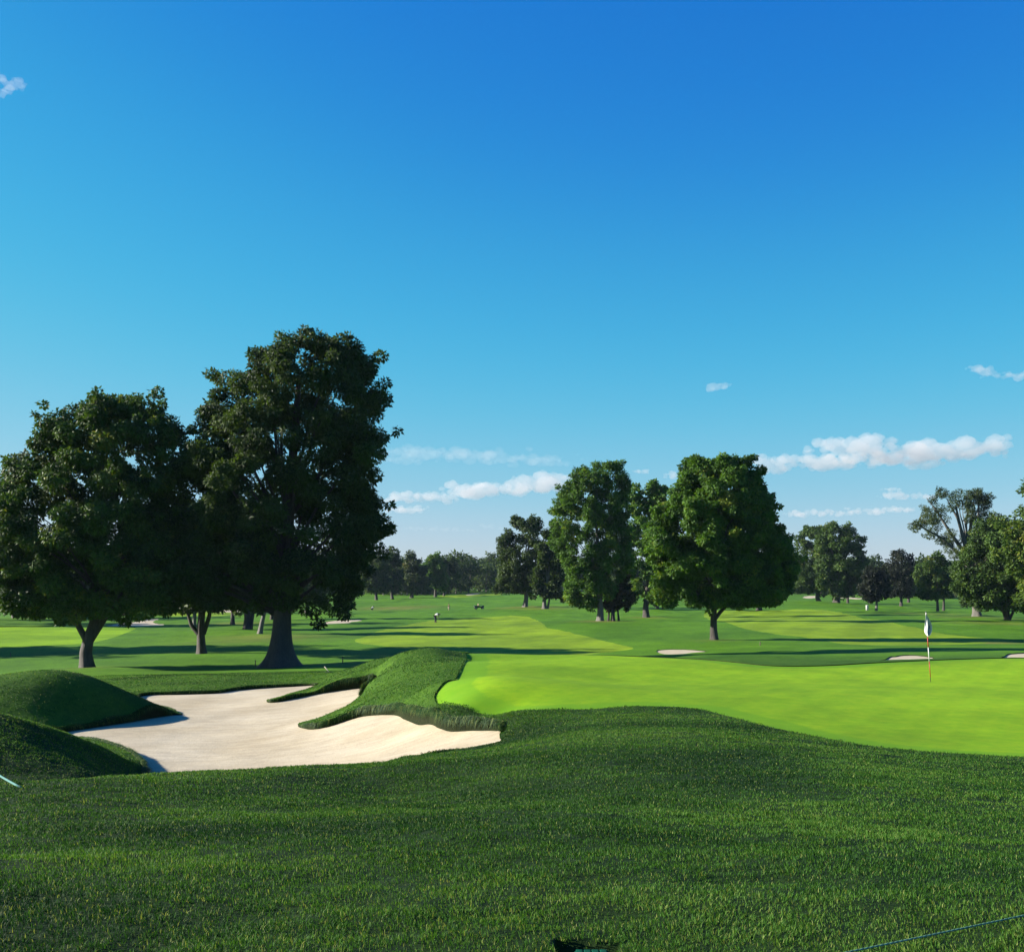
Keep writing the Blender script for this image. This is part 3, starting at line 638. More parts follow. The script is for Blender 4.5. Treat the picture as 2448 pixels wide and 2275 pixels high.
def crown_clumps(rows, g, n, rc, depth=0.85, shell=0.72, lob=0.14):
    """rows: (height, left, right) measured from the foot of the trunk"""
    rows = sorted(rows); H = np.array([r[0] for r in rows]); Lx = np.array([r[1] for r in rows]); Rx = np.array([r[2] for r in rows])
    hs = np.linspace(H[0], H[-1], 200); wdt = np.interp(hs, H, Rx) - np.interp(hs, H, Lx); p = wdt ** 1.6 + 0.02 * wdt.max(); p /= p.sum()
    h = g.choice(hs, n, p=p) + g.uniform(-0.5, 0.5, n) * (hs[1] - hs[0])
    l, r = np.interp(h, H, Lx), np.interp(h, H, Rx); rx = (r - l) / 2; cx = (r + l) / 2
    wmax = (Rx - Lx).max() / 2
    ph = g.uniform(0, 2 * math.pi, n)
    side = g.random(n) < 0.20
    ph = np.where(side, np.where(g.random(n) < 0.5, 0, math.pi) + g.normal(0, 0.3, n), ph)
    f = np.where(g.random(n) < shell, g.uniform(0.78, 1.03, n), g.uniform(0.15, 0.78, n)); f = np.where(side, g.uniform(0.9, 1.06, n), f)
    R = rc * g.uniform(0.5, 1.5, n)
    h = np.clip(h, H[0] + R * 0.45, H[-1] - R * 0.95 - 0.1 * rc)
    l, r = np.interp(h, H, Lx), np.interp(h, H, Rx); rx = (r - l) / 2; cx = (r + l) / 2
    lobe = 1 + lob * (np.sin(ph * 3 + h * 0.6 + g.uniform(0, 6)) * 0.6 + np.sin(ph * 5 - h * 0.9 + g.uniform(0, 6)) * 0.4) - lob * 0.3
    rxe = np.maximum(rx - R * 0.95, 0.02); rye = np.maximum((0.45 * wmax + 0.55 * rx) * depth * np.minimum(1, rx / (0.25 * wmax)) - R * 0.95, 0.02)
    uu = (h - H[0]) / (H[-1] - H[0]); rye = rye * np.sqrt(np.clip(1 - 0.92 * (2 * uu - 1) ** 2, 0.05, 1))
    c = np.stack([cx + rxe * f * np.cos(ph) * lobe, rye * f * np.sin(ph) * lobe, h], 1)
    R = np.minimum(R, np.maximum(rx * 0.9, 0.35 * rc))
    m_ = int(n * 0.45); k_ = g.choice(n, m_); v = np.stack([c[k_, 0] - cx[k_], c[k_, 1], (h[k_] - H.mean()) * 0.35 + R[k_] * .6], 1); v /= np.linalg.norm(v, axis=1)[:, None] + 1e-9
    c2 = c[k_] + v * (R[k_] * g.uniform(.9, 1.45, m_))[:, None] + g.normal(0, .25, (m_, 3)) * R[k_][:, None]
    c2[:, 2] = np.minimum(c2[:, 2], H[-1] - 0.35 * rc)
    return np.vstack([c, c2]), np.concatenate([R, R[k_] * g.uniform(.28, .5, m_)])

def trunk_mesh(mb, pts, rad, n=12, flare=1.6, g=None):
    """a bent tapered stem with a spreading foot"""
    pts = np.asarray(pts, float); L = np.linalg.norm(np.diff(pts, axis=0), axis=1).cumsum(); L = np.concatenate([[0], L])
    m = max(8, int(L[-1] / max(0.25, rad[0] * 0.5))); m = min(m, 40)
    s = np.linspace(0, 1, m) ** 1.5 * L[-1]
    P = np.stack([np.interp(s, L, pts[:, k]) for k in range(3)], 1)
    r = np.interp(s, L, np.asarray(rad, float)) * (1 + (flare - 1) * np.exp(-s / (rad[0] * 1.6)))
    a = np.linspace(0, 2 * math.pi, n, endpoint=False)
    ridge = 1 + 0.12 * np.sin(a * 3 + 1.0)[None] * np.exp(-s / (rad[0] * 2.5))[:, None] * flare + 0.04 * np.sin(a * 5 + 2)[None]
    mb.tube(P, r[:, None] * ridge, n)

def limb(mb, p0, p1, r0, r1, g, n=6, sag=0.15):
    p0, p1 = np.asarray(p0, float), np.asarray(p1, float); L = np.linalg.norm(p1 - p0)
    t_ = np.linspace(0, 1, 8)[:, None]
    mid = (p0 + p1) / 2 + np.array([g.normal(0, .05), g.normal(0, .05), sag + g.normal(0, .04)]) * L
    P = (1 - t_) ** 2 * p0 + 2 * t_ * (1 - t_) * mid + t_ ** 2 * p1
    P[1:-1] += g.normal(0, 0.012 * L, (6, 3))
    mb.tube(P, np.linspace(r0, r1, 8), n)

def make_tree(name, label, cat, foot, outline, nl, leaf, mat, bark, rad, seed, stems=None, nclump=160, rc=0.09, group=None, fork=None, depth=0.75, shell=0.72, lob=0.14, flare=1.6, limbs=14, asp=0.55, loose=0.0):
    """foot (px, py, d); outline rows (py, px left, px right); rad trunk radius in photo pixels"""
    g = np.random.default_rng(seed)
    px, py, d = foot; X, Y = xy(px, d); zb = gz(X, Y)
    root = empty(name, (X, Y, zb)); tag(root, label, cat, group)
    z0 = ZC - (py - HY) / F * d                      # where the photo shows the foot; the crown keeps its own height
    k = d / F
    rows = [((ZC + (HY - yy) * k) - zb, (l - px) * k, (r - px) * k) for yy, l, r in outline]
    W = max(r - l for _, l, r in rows); Hh = max(h for h, _, _ in rows); Hb = min(h for h, _, _ in rows)
    Cc, Rc = crown_clumps(rows, g, nclump, rc * W, depth, shell, lob)
    Q, tint = leaf_cloud(Cc, Rc, nl, leaf, g, asp=asp)
    if loose:
        Q = Q
    mesh_np('crown', Q.reshape(-1, 3), [np.arange(len(Q) * 4).reshape(-1, 4)], mat, root, smooth=False, attrs={'tint': np.repeat(tint, 4)})
    mb = MB(); r = rad * k
    top = Hb + (Hh - Hb) * 0.62; cxm = np.mean([(l + r_) / 2 for h, l, r_ in rows])
    if stems is None:
        stems = [[(0, 0, -0.3), (0.02 * W * g.normal(), 0, Hb * 0.6), (0.25 * cxm, 0, Hb + 0.15 * (Hh - Hb)), (cxm * 0.7, 0, top)]]
    else:
        stems = [[((a - px) * k, 0.0, (ZC + (HY - b) * k) - zb) for a, b in st] for st in stems]
        for st in stems: st[0] = (st[0][0], 0.0, -0.3) if abs(st[0][2]) < 1.5 else st[0]
    for i, st in enumerate(stems):
        r_i = r if i == 0 else r * 0.6
        Ls = np.concatenate([[0], np.cumsum(np.linalg.norm(np.diff(np.array(st), axis=0), axis=1))]); fr_ = Ls / Ls[-1]
        trunk_mesh(mb, st, r_i * (1 - (0.76 if i == 0 else 0.85) * fr_ ** 1.15), 14, flare if abs(st[0][2]) < 0.5 else 1.0, g)
    main = np.array(stems[0])
    big = np.argsort(-Rc)[:limbs]
    for j in big:
        t_ = np.clip((Cc[j, 2] * 0.55), Hb * 0.85, main[-1, 2]); p0 = [np.interp(t_, main[:, 2], main[:, q_]) for q_ in (0, 1)] + [t_]
        rr_ = np.interp(t_, main[:, 2], np.linspace(1, 0.3, len(main))) * r * 0.45
        limb(mb, p0, Cc[j], rr_, rr_ * 0.2, g)
    mb.build('trunk', bark, root)
    return root

# --- the two big dark trees at left
make_tree('maple_tree', 'broad dark maple at the left edge, low dense crown on a short leaning trunk', 'tree', (208, 1594, 74),
          [(1478, 120, 300), (1462, 20, 420), (1430, -55, 440), (1380, -75, 452), (1300, -80, 455), (1240, -62, 455), (1180, -35, 452), (1135, -2, 448), (1085, 55, 445), (1040, 85, 438), (1010, 100, 432), (990, 150, 415), (965, 205, 370), (945, 245, 320), (932, 268, 295)],
          170000, 0.26, M['leaf_shade'], M['bark'], 14, 101, stems=[[(208, 1594), (205, 1560), (212, 1525), (225, 1490), (240, 1400), (245, 1250)], [(210, 1535), (190, 1500), (165, 1440), (130, 1380)], [(216, 1530), (240, 1495), (275, 1440), (320, 1380)]], nclump=520, rc=0.047, limbs=26)
make_tree('chestnut_tree', 'tallest tree, huge dark chestnut with a flared trunk above the bunker', 'tree', (671, 1596, 73.5),
          [(1462, 560, 800), (1448, 470, 868), (1420, 430, 890), (1370, 425, 895), (1330, 420, 905), (1300, 425, 925), (1260, 430, 940), (1225, 432, 925), (1190, 432, 905), (1150, 430, 915), (1100, 430, 918), (1050, 432, 915), (1015, 438, 912), (985, 470, 932), (960, 500, 940), (930, 515, 925), (900, 530, 912), (870, 550, 900), (845, 590, 888), (825, 640, 870), (805, 662, 815), (790, 685, 745)],
          180000, 0.27, M['leaf_dark'], M['bark'], 22.5, 102, stems=[[(671, 1596), (672, 1560), (674, 1520), (676, 1470), (685, 1300), (700, 1100), (715, 900)]], nclump=460, rc=0.052, flare=2.7, limbs=34, asp=0.45, lob=0.2)
make_tree('forked_tree', 'fork trunked tree between the dark maple and the huge chestnut', 'tree', (482, 1562, 88),
          [(1450, 430, 560), (1430, 380, 620), (1380, 350, 660), (1300, 360, 650), (1240, 400, 600), (1190, 440, 550)],
          30000, 0.42, M['leaf_dark'], M['bark'], 10, 103, stems=[[(482, 1562), (481, 1530), (480, 1500), (485, 1440), (490, 1350), (495, 1250)], [(476, 1516), (458, 1495), (447, 1460), (446, 1420)], [(486, 1515), (500, 1475), (506, 1430), (512, 1380)]], nclump=150, depth=1.35)
UNDER = [('slim_tree', 'grey trunked tree seen through the fork behind the maple', (464, 1505, 132), 5, 'bark_grey', [(1455, 420, 510), (1420, 390, 540), (1340, 390, 540), (1290, 430, 500)], None),
         ('slim_tree', 'straight slim trunk left of the stout forked one, under the dark canopy', (556, 1491, 152), 5, 'bark', [(1452, 520, 600), (1410, 500, 620), (1340, 500, 620), (1290, 540, 580)], None),
         ('stout_tree', 'stout forked trunk with a root mound under the dark canopy', (591, 1504, 133), 9, 'bark', [(1446, 550, 650), (1410, 520, 680), (1330, 520, 670), (1270, 560, 630)], [[(591, 1504), (592, 1480), (590, 1450), (590, 1390)], [(597, 1482), (606, 1462), (618, 1445), (630, 1420)]]),
         ('leaning_tree', 'leaning grey trunk just left of the chestnut trunk', (620, 1516, 119), 6, 'bark_grey', [(1450, 580, 690), (1410, 560, 710), (1340, 570, 700), (1280, 600, 670)], [[(620, 1516), (626, 1490), (634, 1455), (642, 1420), (645, 1380)]]),
         ('slim_tree', 'thin distant trunk between the leaning trunk and the chestnut', (649, 1481, 170), 4, 'bark', [(1448, 620, 690), (1410, 610, 700), (1350, 610, 700), (1310, 640, 670)], None),
         ('slim_tree', 'distant tree right behind the chestnut under its lowest leaves', (733, 1463, 215), 5, 'bark_grey', [(1440, 690, 780), (1410, 680, 800), (1350, 690, 800), (1310, 730, 770)], None)]
for i, (nm, lb, ft, rd, bk, ol, st) in enumerate(UNDER):
    x_ = ft[0]
    if i < 5: ol = [(1448, x_ - 45, x_ + 45), (1410, x_ - 66, x_ + 68), (1345, x_ - 70, x_ + 70), (1310, x_ - 46, x_ + 46), (1318 if i == 1 else 1268, x_ - 15, x_ + 15)]
    if i == 1: ol = [(1448, x_ - 35, x_ + 35), (1410, x_ - 45, x_ + 45), (1360, x_ - 45, x_ + 45), (1325, x_ - 12, x_ + 12)]
    make_tree(nm, lb, 'tree', ft, ol, 13000, 0.5, M['leaf_dark'], M[bk], rd, 120 + i, group='trunks in the shade under the two big dark crowns', stems=st, nclump=90, limbs=6, flare=1.5)
BACKL = [((-40, 1482, 178), 18, 1440), ((35, 1478, 190), 16, 1436), ((100, 1480, 184), 15, 1440), ((300, 1470, 205), 13, 1442), ((395, 1463, 225), 15, 1440), ((-130, 1490, 160), 18, 1445)]
for i, (ft, rd, yb) in enumerate(BACKL):
    x_ = ft[0]; make_tree('shade_tree', ['dark tree cut by the left edge behind the maple', 'dark tree just inside the left edge behind the maple', 'dark tree left of the maple trunk, far behind it', 'dark far tree above the ragged bunker at left', 'dark far tree above the small lit lawn at left', 'dark tree outside the left edge'][i], 'tree', ft,
        [(yb, x_ - 40, x_ + 40), (1425, x_ - 65, x_ + 62), (1370, x_ - 70, x_ + 70), (1320, x_ - 50, x_ + 55), (1285, x_ - 15, x_ + 20)], 9000, 0.55, M['leaf_dark'], M['bark'], 6, 140 + i, group='dark trees far behind the left maple', nclump=70, limbs=6)

# --- middle and right
make_tree('oak_tree', 'dark oak with a clubbed outline on the dry knoll, middle of the view', 'tree', (1255, 1450, 223),
          [(1415, 1215, 1300), (1400, 1180, 1330), (1370, 1188, 1338), (1340, 1196, 1335), (1315, 1188, 1330), (1300, 1184, 1325), (1285, 1192, 1322), (1265, 1210, 1315), (1250, 1214, 1308), (1238, 1225, 1298), (1230, 1240, 1270)],
          36000, 0.46, M['leaf_dark'], M['bark_grey'], 5.5, 201, nclump=150, rc=0.085, limbs=16, lob=0.07)
make_tree('twin_trunk_tree', 'twin trunked dark tree right beside the clubbed oak', 'tree', (1305, 1457, 205),
          [(1425, 1285, 1345), (1410, 1275, 1350), (1370, 1280, 1360), (1310, 1285, 1360), (1260, 1300, 1340), (1238, 1312, 1330)],
          14000, 0.6, M['leaf_dark'], M['bark_grey'], 5, 202, stems=[[(1302, 1457), (1301, 1435), (1304, 1415), (1310, 1380), (1315, 1330)], [(1308, 1456), (1313, 1435), (1314, 1415), (1325, 1390)]], nclump=70, limbs=8)
make_tree('tall_tree', 'tall bright tree with feathery top and pale trunk, left of the round maple', 'tree', (1435, 1484, 146),
          [(1448, 1370, 1420), (1438, 1362, 1435), (1425, 1358, 1470), (1400, 1345, 1485), (1370, 1345, 1500), (1340, 1338, 1510), (1300, 1325, 1512), (1260, 1315, 1510), (1220, 1316, 1508), (1190, 1322, 1506), (1165, 1350, 1506), (1140, 1360, 1504), (1120, 1380, 1496), (1108, 1400, 1480), (1100, 1412, 1466)],
          80000, 0.36, M['leaf'], M['bark_grey'], 7.5, 203, nclump=420, rc=0.055, limbs=16, asp=0.4, lob=0.09)
make_tree('small_rusty_tree', 'small rusty tree with three stems beside the tall pale trunk', 'tree', (1468, 1485, 147),
          [(1458, 1445, 1500), (1440, 1440, 1512), (1415, 1445, 1515), (1390, 1462, 1508), (1372, 1480, 1500)],
          9000, 0.36, M['leaf_red'], M['bark'], 5, 204, stems=[[(1466, 1484), (1465, 1460), (1470, 1440), (1475, 1410)], [(1454, 1482), (1456, 1460), (1460, 1430)], [(1480, 1486), (1477, 1460), (1482, 1430)]], nclump=60, limbs=6)
make_tree('backing_tree', 'olive topped tree standing between the tall tree and the round maple', 'tree', (1546, 1469, 174),
          [(1440, 1500, 1610), (1400, 1490, 1625), (1340, 1490, 1625), (1280, 1492, 1620), (1220, 1500, 1612), (1180, 1505, 1605), (1160, 1510, 1598), (1148, 1560, 1590)],
          26000, 0.5, M['leaf'], M['bark'], 7, 205, nclump=140, rc=0.08, limbs=10)
make_tree('maple_tree', 'round sunlit maple on a dark trunk right behind the green', 'tree', (1709, 1531, 100),
          [(1446, 1610, 1860), (1432, 1575, 1876), (1416, 1558, 1884), (1390, 1550, 1892), (1350, 1542, 1892), (1320, 1528, 1888), (1295, 1526, 1884), (1270, 1535, 1862), (1245, 1550, 1856), (1215, 1572, 1862), (1190, 1588, 1856), (1165, 1612, 1832), (1140, 1622, 1824), (1118, 1632, 1808), (1100, 1640, 1790), (1088, 1652, 1750)],
          170000, 0.29, M['leaf'], M['bark'], 8.5, 206, stems=[[(1709, 1531), (1706, 1505), (1706, 1470), (1706, 1420), (1706, 1330), (1705, 1220)], [(1709, 1480), (1722, 1462), (1745, 1440), (1790, 1400)], [(1706, 1475), (1692, 1450), (1660, 1410), (1620, 1370)]], nclump=520, rc=0.047, limbs=24)
make_tree('shade_tree', 'dark tree peeking out behind the right side of the round maple', 'tree', (1815, 1459, 205),
          [(1440, 1770, 1880), (1420, 1760, 1892), (1370, 1765, 1895), (1330, 1775, 1892), (1300, 1800, 1880)], 12000, 0.6, M['leaf_dark'], M['bark'], 6, 207, nclump=80, limbs=6)
for i, (a, b) in enumerate([(1572, 1457), (1586, 1456)]):
    make_tree('slim_tree', ['slim trunk left of a pair seen under the round maple', 'slim trunk right of a pair seen under the round maple'][i], 'tree', (a, b, 205),
              [(1440, a - 18, a + 18), (1410, a - 30, a + 30), (1350, a - 30, a + 30), (1310, a - 12, a + 12)], 5000, 0.6, M['leaf_dark'], M['bark'], 3.5, 208 + i, group='slim trunks under the round maple', nclump=40, limbs=5)
make_tree('spreading_tree', 'leafy spreading tree with thick trunk right of the round maple', 'tree', (2000, 1441, 273),
          [(1422, 1975, 2040), (1410, 1960, 2072), (1385, 1950, 2075), (1350, 1945, 2076), (1315, 1945, 2076), (1295, 1950, 2074), (1278, 1955, 2065), (1262, 1962, 2045), (1250, 1970, 2020), (1243, 1978, 2005)],
          36000, 0.52, M['leaf_shade'], M['bark'], 7, 210, nclump=110, rc=0.09, limbs=16)
make_tree('spreading_tree', 'left half of the spreading pair, thinner leaning trunk', 'tree', (1959, 1439, 285),
          [(1422, 1900, 1985), (1405, 1890, 1990), (1370, 1888, 1995), (1330, 1890, 2000), (1300, 1892, 2000), (1280, 1898, 1990), (1262, 1925, 1980), (1255, 1935, 1965)],
          26000, 0.52, M['leaf_shade'], M['bark'], 4.5, 211, nclump=90, rc=0.1, limbs=14)
SM = [('slim_tree', 'slim trunk right of the thick spreading tree', (2027, 1436, 290), 3, 'leaf_dark', 'bark', [(1425, 2010, 2045), (1400, 2005, 2055), (1370, 2010, 2050), (1350, 2020, 2040)]),
      ('low_tree', 'low very dark tree with pale slim trunk by the pale bin', (2095, 1454, 217), 3.2, 'leaf_plum', 'bark_grey', [(1432, 2065, 2125), (1420, 2056, 2128), (1395, 2054, 2130), (1370, 2060, 2126), (1352, 2080, 2110)]),
      ('egg_shaped_tree', 'egg shaped almost black tree against the horizon', (2154, 1444, 255), 3.5, 'leaf_plum', 'bark', [(1424, 2125, 2185), (1405, 2112, 2194), (1375, 2110, 2194), (1345, 2118, 2188), (1325, 2130, 2178), (1311, 2145, 2165)]),
      ('slim_tree', 'short trunk just right of the egg shaped tree', (2172, 1435, 300), 3, 'leaf_dark', 'bark', [(1420, 2160, 2186), (1400, 2155, 2190), (1370, 2160, 2186), (1350, 2168, 2178)]),
      ('young_tree', 'mid green tree with thin leaning trunk between the egg shaped and the wispy tree', (2242, 1454, 217), 3.2, 'leaf_shade', 'bark', [(1430, 2205, 2270), (1415, 2192, 2276), (1385, 2188, 2278), (1350, 2190, 2272), (1330, 2196, 2258), (1315, 2212, 2246)]),
      ('young_tree', 'smaller shaded tree right behind the thin leaning trunk', (2256, 1451, 228), 3, 'leaf_dark', 'bark', [(1425, 2240, 2275), (1405, 2235, 2280), (1375, 2240, 2280), (1355, 2250, 2270)])]
for i, (nm, lb, ft, rd, lm, bk, ol) in enumerate(SM):
    make_tree(nm, lb, 'tree', ft, ol, 9000 if i else 5000, 0.5, M[lm], M[bk], rd, 220 + i, nclump=80, rc=0.11, limbs=6, lob=0.06)
make_tree('wispy_tree', 'wispy olive tree with long bare limbs reaching left, right side', 'tree', (2337, 1477, 159),
          [(1440, 2290, 2400), (1400, 2275, 2410), (1350, 2265, 2410), (1310, 2255, 2400), (1290, 2228, 2395), (1275, 2190, 2390), (1258, 2165, 2385), (1240, 2168, 2375), (1215, 2190, 2365), (1195, 2205, 2360), (1175, 2240, 2352), (1165, 2260, 2340)],
          34000, 0.30, M['leaf_olive'], M['bark_grey'], 9, 230, stems=[[(2337, 1477), (2334, 1450), (2330, 1400), (2315, 1330), (2298, 1270), (2285, 1210)], [(2330, 1380), (2300, 1330), (2250, 1285), (2200, 1258), (2172, 1250)], [(2318, 1340), (2270, 1270), (2235, 1215), (2215, 1190)], [(2322, 1360), (2335, 1280), (2340, 1210), (2335, 1175)], [(2310, 1310), (2290, 1240), (2262, 1190)]], nclump=150, rc=0.05, limbs=26, shell=0.85, lob=0.3, asp=0.35)
make_tree('low_limbed_tree', 'dense low limbed tree at the right edge in front of the wispy one', 'tree', (2409, 1484, 146),
          [(1452, 2370, 2470), (1444, 2330, 2500), (1434, 2296, 2530), (1400, 2288, 2540), (1350, 2290, 2540), (1310, 2300, 2530), (1280, 2320, 2510), (1255, 2350, 2470), (1235, 2372, 2440), (1220, 2385, 2415)],
          70000, 0.36, M['leaf_shade'], M['bark'], 6.5, 231, stems=[[(2409, 1484), (2407, 1465), (2408, 1440), (2410, 1380), (2412, 1300)], [(2408, 1462), (2395, 1452), (2375, 1445), (2340, 1430)], [(2409, 1462), (2428, 1450), (2450, 1445), (2490, 1435)]], nclump=200, rc=0.075, limbs=18)
make_tree('limetree', 'yellow green tree entering the frame from the right edge', 'tree', (2540, 1500, 128),
          [(1440, 2440, 2640), (1400, 2420, 2660), (1340, 2412, 2670), (1290, 2403, 2660), (1262, 2408, 2640), (1240, 2430, 2620), (1215, 2432, 2600), (1190, 2426, 2590), (1160, 2434, 2570), (1140, 2460, 2550)],
          26000, 0.46, M['leaf_lime'], M['bark'], 8, 232, nclump=120, rc=0.075, limbs=10)

# --- single trees in front of the woods in the middle distance
MID = [('far_tree', 'dark far tree pair member with two thin stems, nearest the chestnut', (900, 1435, 330), [(1412, 870, 930), (1390, 862, 936), (1350, 872, 932), (1325, 885, 920), (1312, 896, 912)], 'leaf_dark', 3.5),
       ('far_tree', 'dark far tree with bushy top and short trunk, second from the chestnut', (938, 1431, 342), [(1410, 912, 962), (1385, 905, 968), (1350, 910, 962), (1318, 925, 955), (1304, 935, 948)], 'leaf_dark', 3.5),
       ('far_tree', 'wide grey green far tree with forked trunk', (984, 1429, 355), [(1410, 950, 1020), (1380, 945, 1025), (1350, 955, 1015), (1330, 965, 1000), (1312, 972, 990)], 'leaf_olive', 4),
       ('far_tree', 'bright green far tree right of the grassy hump', (1041, 1426, 365), [(1408, 1015, 1065), (1385, 1008, 1072), (1350, 1015, 1065), (1325, 1025, 1050), (1318, 1032, 1042)], 'leaf', 3.5),
       ('far_tree', 'round dark far tree on a thin stem before the woods', (1061, 1423, 378), [(1406, 1040, 1085), (1380, 1035, 1095), (1345, 1045, 1095), (1328, 1055, 1085)], 'leaf_dark', 2.5)]
for i, (nm, lb, ft, ol, lm, rd) in enumerate(MID):
    make_tree(nm, lb, 'tree', ft, ol, 8000, 0.75, M[lm], M['bark'], rd, 240 + i, group='single far trees before the woods', nclump=60, rc=0.12, limbs=8)

# --- the woods that close the view: one mass
g = np.random.default_rng(300)
Qs, Ts = [], []; mbw = MB()
WOODS = []
for px in np.arange(-500, 3000, 8.5):
    d = 450 + 40 * math.sin(px * 0.011) + g.uniform(-20, 75)
    top = 1333 + 9 * math.sin(px * 0.021) + 8 * math.sin(px * 0.05 + 1) + g.uniform(-7, 9)
    if 840 < px < 900: top -= 6
    if 2050 < px < 2130: top += 6
    WOODS.append((px + g.uniform(-6, 6), d, top))
for px, d, top in WOODS:
    X, Y = xy(px, d); zb = gz(X, Y); Ht = (ZC + (HY - top) * d / F) - zb; Wd = g.uniform(4.2, 6.8)
    rows = [(Ht * f, -Wd * a, Wd * a) for f, a in ((0.09, 0.55), (0.3, 0.85), (0.5, 1.0), (0.7, 0.9), (0.85, 0.65), (0.95, 0.35), (1.0, 0.12))]
    Cc, Rc = crown_clumps(rows, g, 34, 1.5, 0.9, 0.75, 0.15)
    Cc = Cc + np.array([X, Y, zb]); Q, tt = leaf_cloud(Cc, Rc, 950, 1.25, g)
    Qs.append(Q); Ts.append(np.clip(tt + g.normal(0, 0.15), 0, 1))
    mbw.tube([(X, Y, zb - 0.3), (X + g.normal(0, .3), Y, zb + Ht * 0.35), (X + g.normal(0, .6), Y, zb + Ht * 0.7)], [0.32, 0.24, 0.1], 6)
Q = np.vstack(Qs); tt = np.concatenate(Ts)
Vw = np.vstack([Q.reshape(-1, 3)] + mbw.V); off = len(Q) * 4
qw = np.vstack(mbw.Q) + off; tw = np.vstack(mbw.T) + off
tn_ = np.concatenate([np.repeat(tt, 4), np.zeros(len(Vw) - off)])
mi = np.concatenate([np.zeros(len(Q), int), np.ones(len(qw), int), np.ones(len(tw), int)])
o = mesh_np('woodland', Vw, [np.arange(off).reshape(-1, 4), qw, tw], [M['leaf_dark'], M['bark_grey']], smooth=False, attrs={'tint': tn_}, mat_idx=mi)
tag(o, 'dark band of woods closing the view along the horizon', 'woods', kind='stuff')

# --- trees outside the frame on the left whose long shadows lie across the course
for i, (x_, y_, h_, w_) in enumerate([(-58, 96, 17, 7.5), (-76, 97, 17, 7), (-70, 150, 18, 6.5)]):
    g = np.random.default_rng(400 + i); zb = gz(x_, y_)
    root = empty('shade_tree', (x_, y_, zb)); tag(root, ['first dark tree outside the left edge casting a shadow', 'second dark tree outside the left edge casting a shadow', 'third dark tree outside the left edge casting a shadow'][i], 'tree', 'trees outside the left edge')
    Cc, Rc = crown_clumps([(h_ * f, -w_ * a, w_ * a) for f, a in ((0.2, 0.5), (0.35, 0.95), (0.55, 1.0), (0.75, 0.85), (0.9, 0.5), (1.0, 0.15))], g, 90, 1.3, 1.0)
    Q, tt = leaf_cloud(Cc, Rc, 14000, 0.6, g)
    mesh_np('crown', Q.reshape(-1, 3), [np.arange(len(Q) * 4).reshape(-1, 4)], M['leaf_dark'], root, smooth=False, attrs={'tint': np.repeat(tt, 4)})
    mb = MB(); trunk_mesh(mb, [(0, 0, -0.3), (0.1, 0, h_ * 0.3), (0, 0, h_ * 0.7)], [0.4, 0.3, 0.1]); mb.build('trunk', M['bark'], root)

# ------------------------------------------------------------------ flagstick
hx, hy = xy(2225, 33.6); hz = gz(hx, hy)
fs = empty('golf_flagstick', (hx, hy, hz - 0.035)); tag(fs, 'red and white golf flagstick with a limp white flag on the green', 'flagstick')
fs.rotation_euler = (0, math.radians(-4.0), 0)
H = 2.14
def seg(z0, z1, mat, name, r0=0.011, r1=0.011):
    m_ = MB(); m_.tube([(0, 0, z0), (0, 0, (z0 + z1) / 2), (0, 0, z1)], [r0, (r0 + r1) / 2, r1], 10); return m_.build(name, mat, fs)
seg(-0.05, 0.30, M['steel'], 'ferrule', 0.007, 0.010)
seg(0.14, 0.62, M['paint_red'], 'red_band', 0.010, 0.013); seg(0.62, 1.05, M['paint_white'], 'white_band', 0.014, 0.014)
seg(1.05, 1.36, M['paint_red'], 'red_band', 0.014, 0.014); seg(1.36, 2.10, M['paint_white'], 'white_band', 0.013, 0.012); seg(2.10, 2.14, M['steel'], 'cap', 0.015, 0.008)
# limp flag: hangs from the top and folds round the pole
nu, nv = 15, 16; P = np.zeros((nv, nu, 3))
for j in range(nv):
    v = j / (nv - 1)
    wl = np.interp(v, [0, .1, .5, .78, .9, 1], [0.01, .025, .06, .085, .07, .02]); wr = np.interp(v, [0, .1, .3, .55, .75, .92, 1], [.012, .02, .085, .135, .125, .075, .03])
    for i in range(nu):
        u = i / (nu - 1); x = -wl + (wl + wr) * u
        y = 0.05 * math.sin(u * 9 + v * 2.0) * (0.3 + v) - 0.03 - 0.02 * math.cos(u * 5)
        P[j, i] = (x, y, 2.09 - v * 0.68 - 0.03 * math.sin(u * 3.1))
qi = np.array([(j * nu + i, j * nu + i + 1, (j + 1) * nu + i + 1, (j + 1) * nu + i) for j in range(nv - 1) for i in range(nu - 1)])
Vf = P.reshape(-1, 3); Vf = np.vstack([Vf, Vf + np.array([0, 0.006, 0])])
edge_q = []
nn = nu * nv
for a_i, b_i in [(j * nu, (j + 1) * nu) for j in range(nv - 1)] + [(j * nu + nu - 1, (j + 1) * nu + nu - 1) for j in range(nv - 1)] + [(i, i + 1) for i in range(nu - 1)] + [((nv - 1) * nu + i, (nv - 1) * nu + i + 1) for i in range(nu - 1)]:
    edge_q.append((a_i, b_i, b_i + nn, a_i + nn))
flag = mesh_np('flag', Vf, [qi, qi[:, ::-1] + nn, np.array(edge_q)], M['white'], fs)
def emblem(cells, mat, lift):
    v_, q_ = [], []
    for j, i in cells:
        for dj, di in ((0, 0), (0, 1), (1, 1), (1, 0)): v_.append(P[j + dj, i + di] + np.array([0, -lift, 0]))
        q_.append(tuple(range(len(v_) - 4, len(v_))))
    return mesh_np('emblem', v_, [np.array(q_)], mat, flag)
emblem([(6, 8), (7, 8), (8, 8), (7, 9), (8, 9), (9, 9), (6, 7)], M['emblem_red'], 0.004)
emblem([(9, 8), (9, 10), (8, 10), (10, 8), (10, 9)], M['emblem_blue'], 0.004)
hole_disc = MB(); a = np.linspace(0, 2 * math.pi, 20, endpoint=False)
ring = np.stack([0.054 * np.cos(a), 0.054 * np.sin(a)], 1)
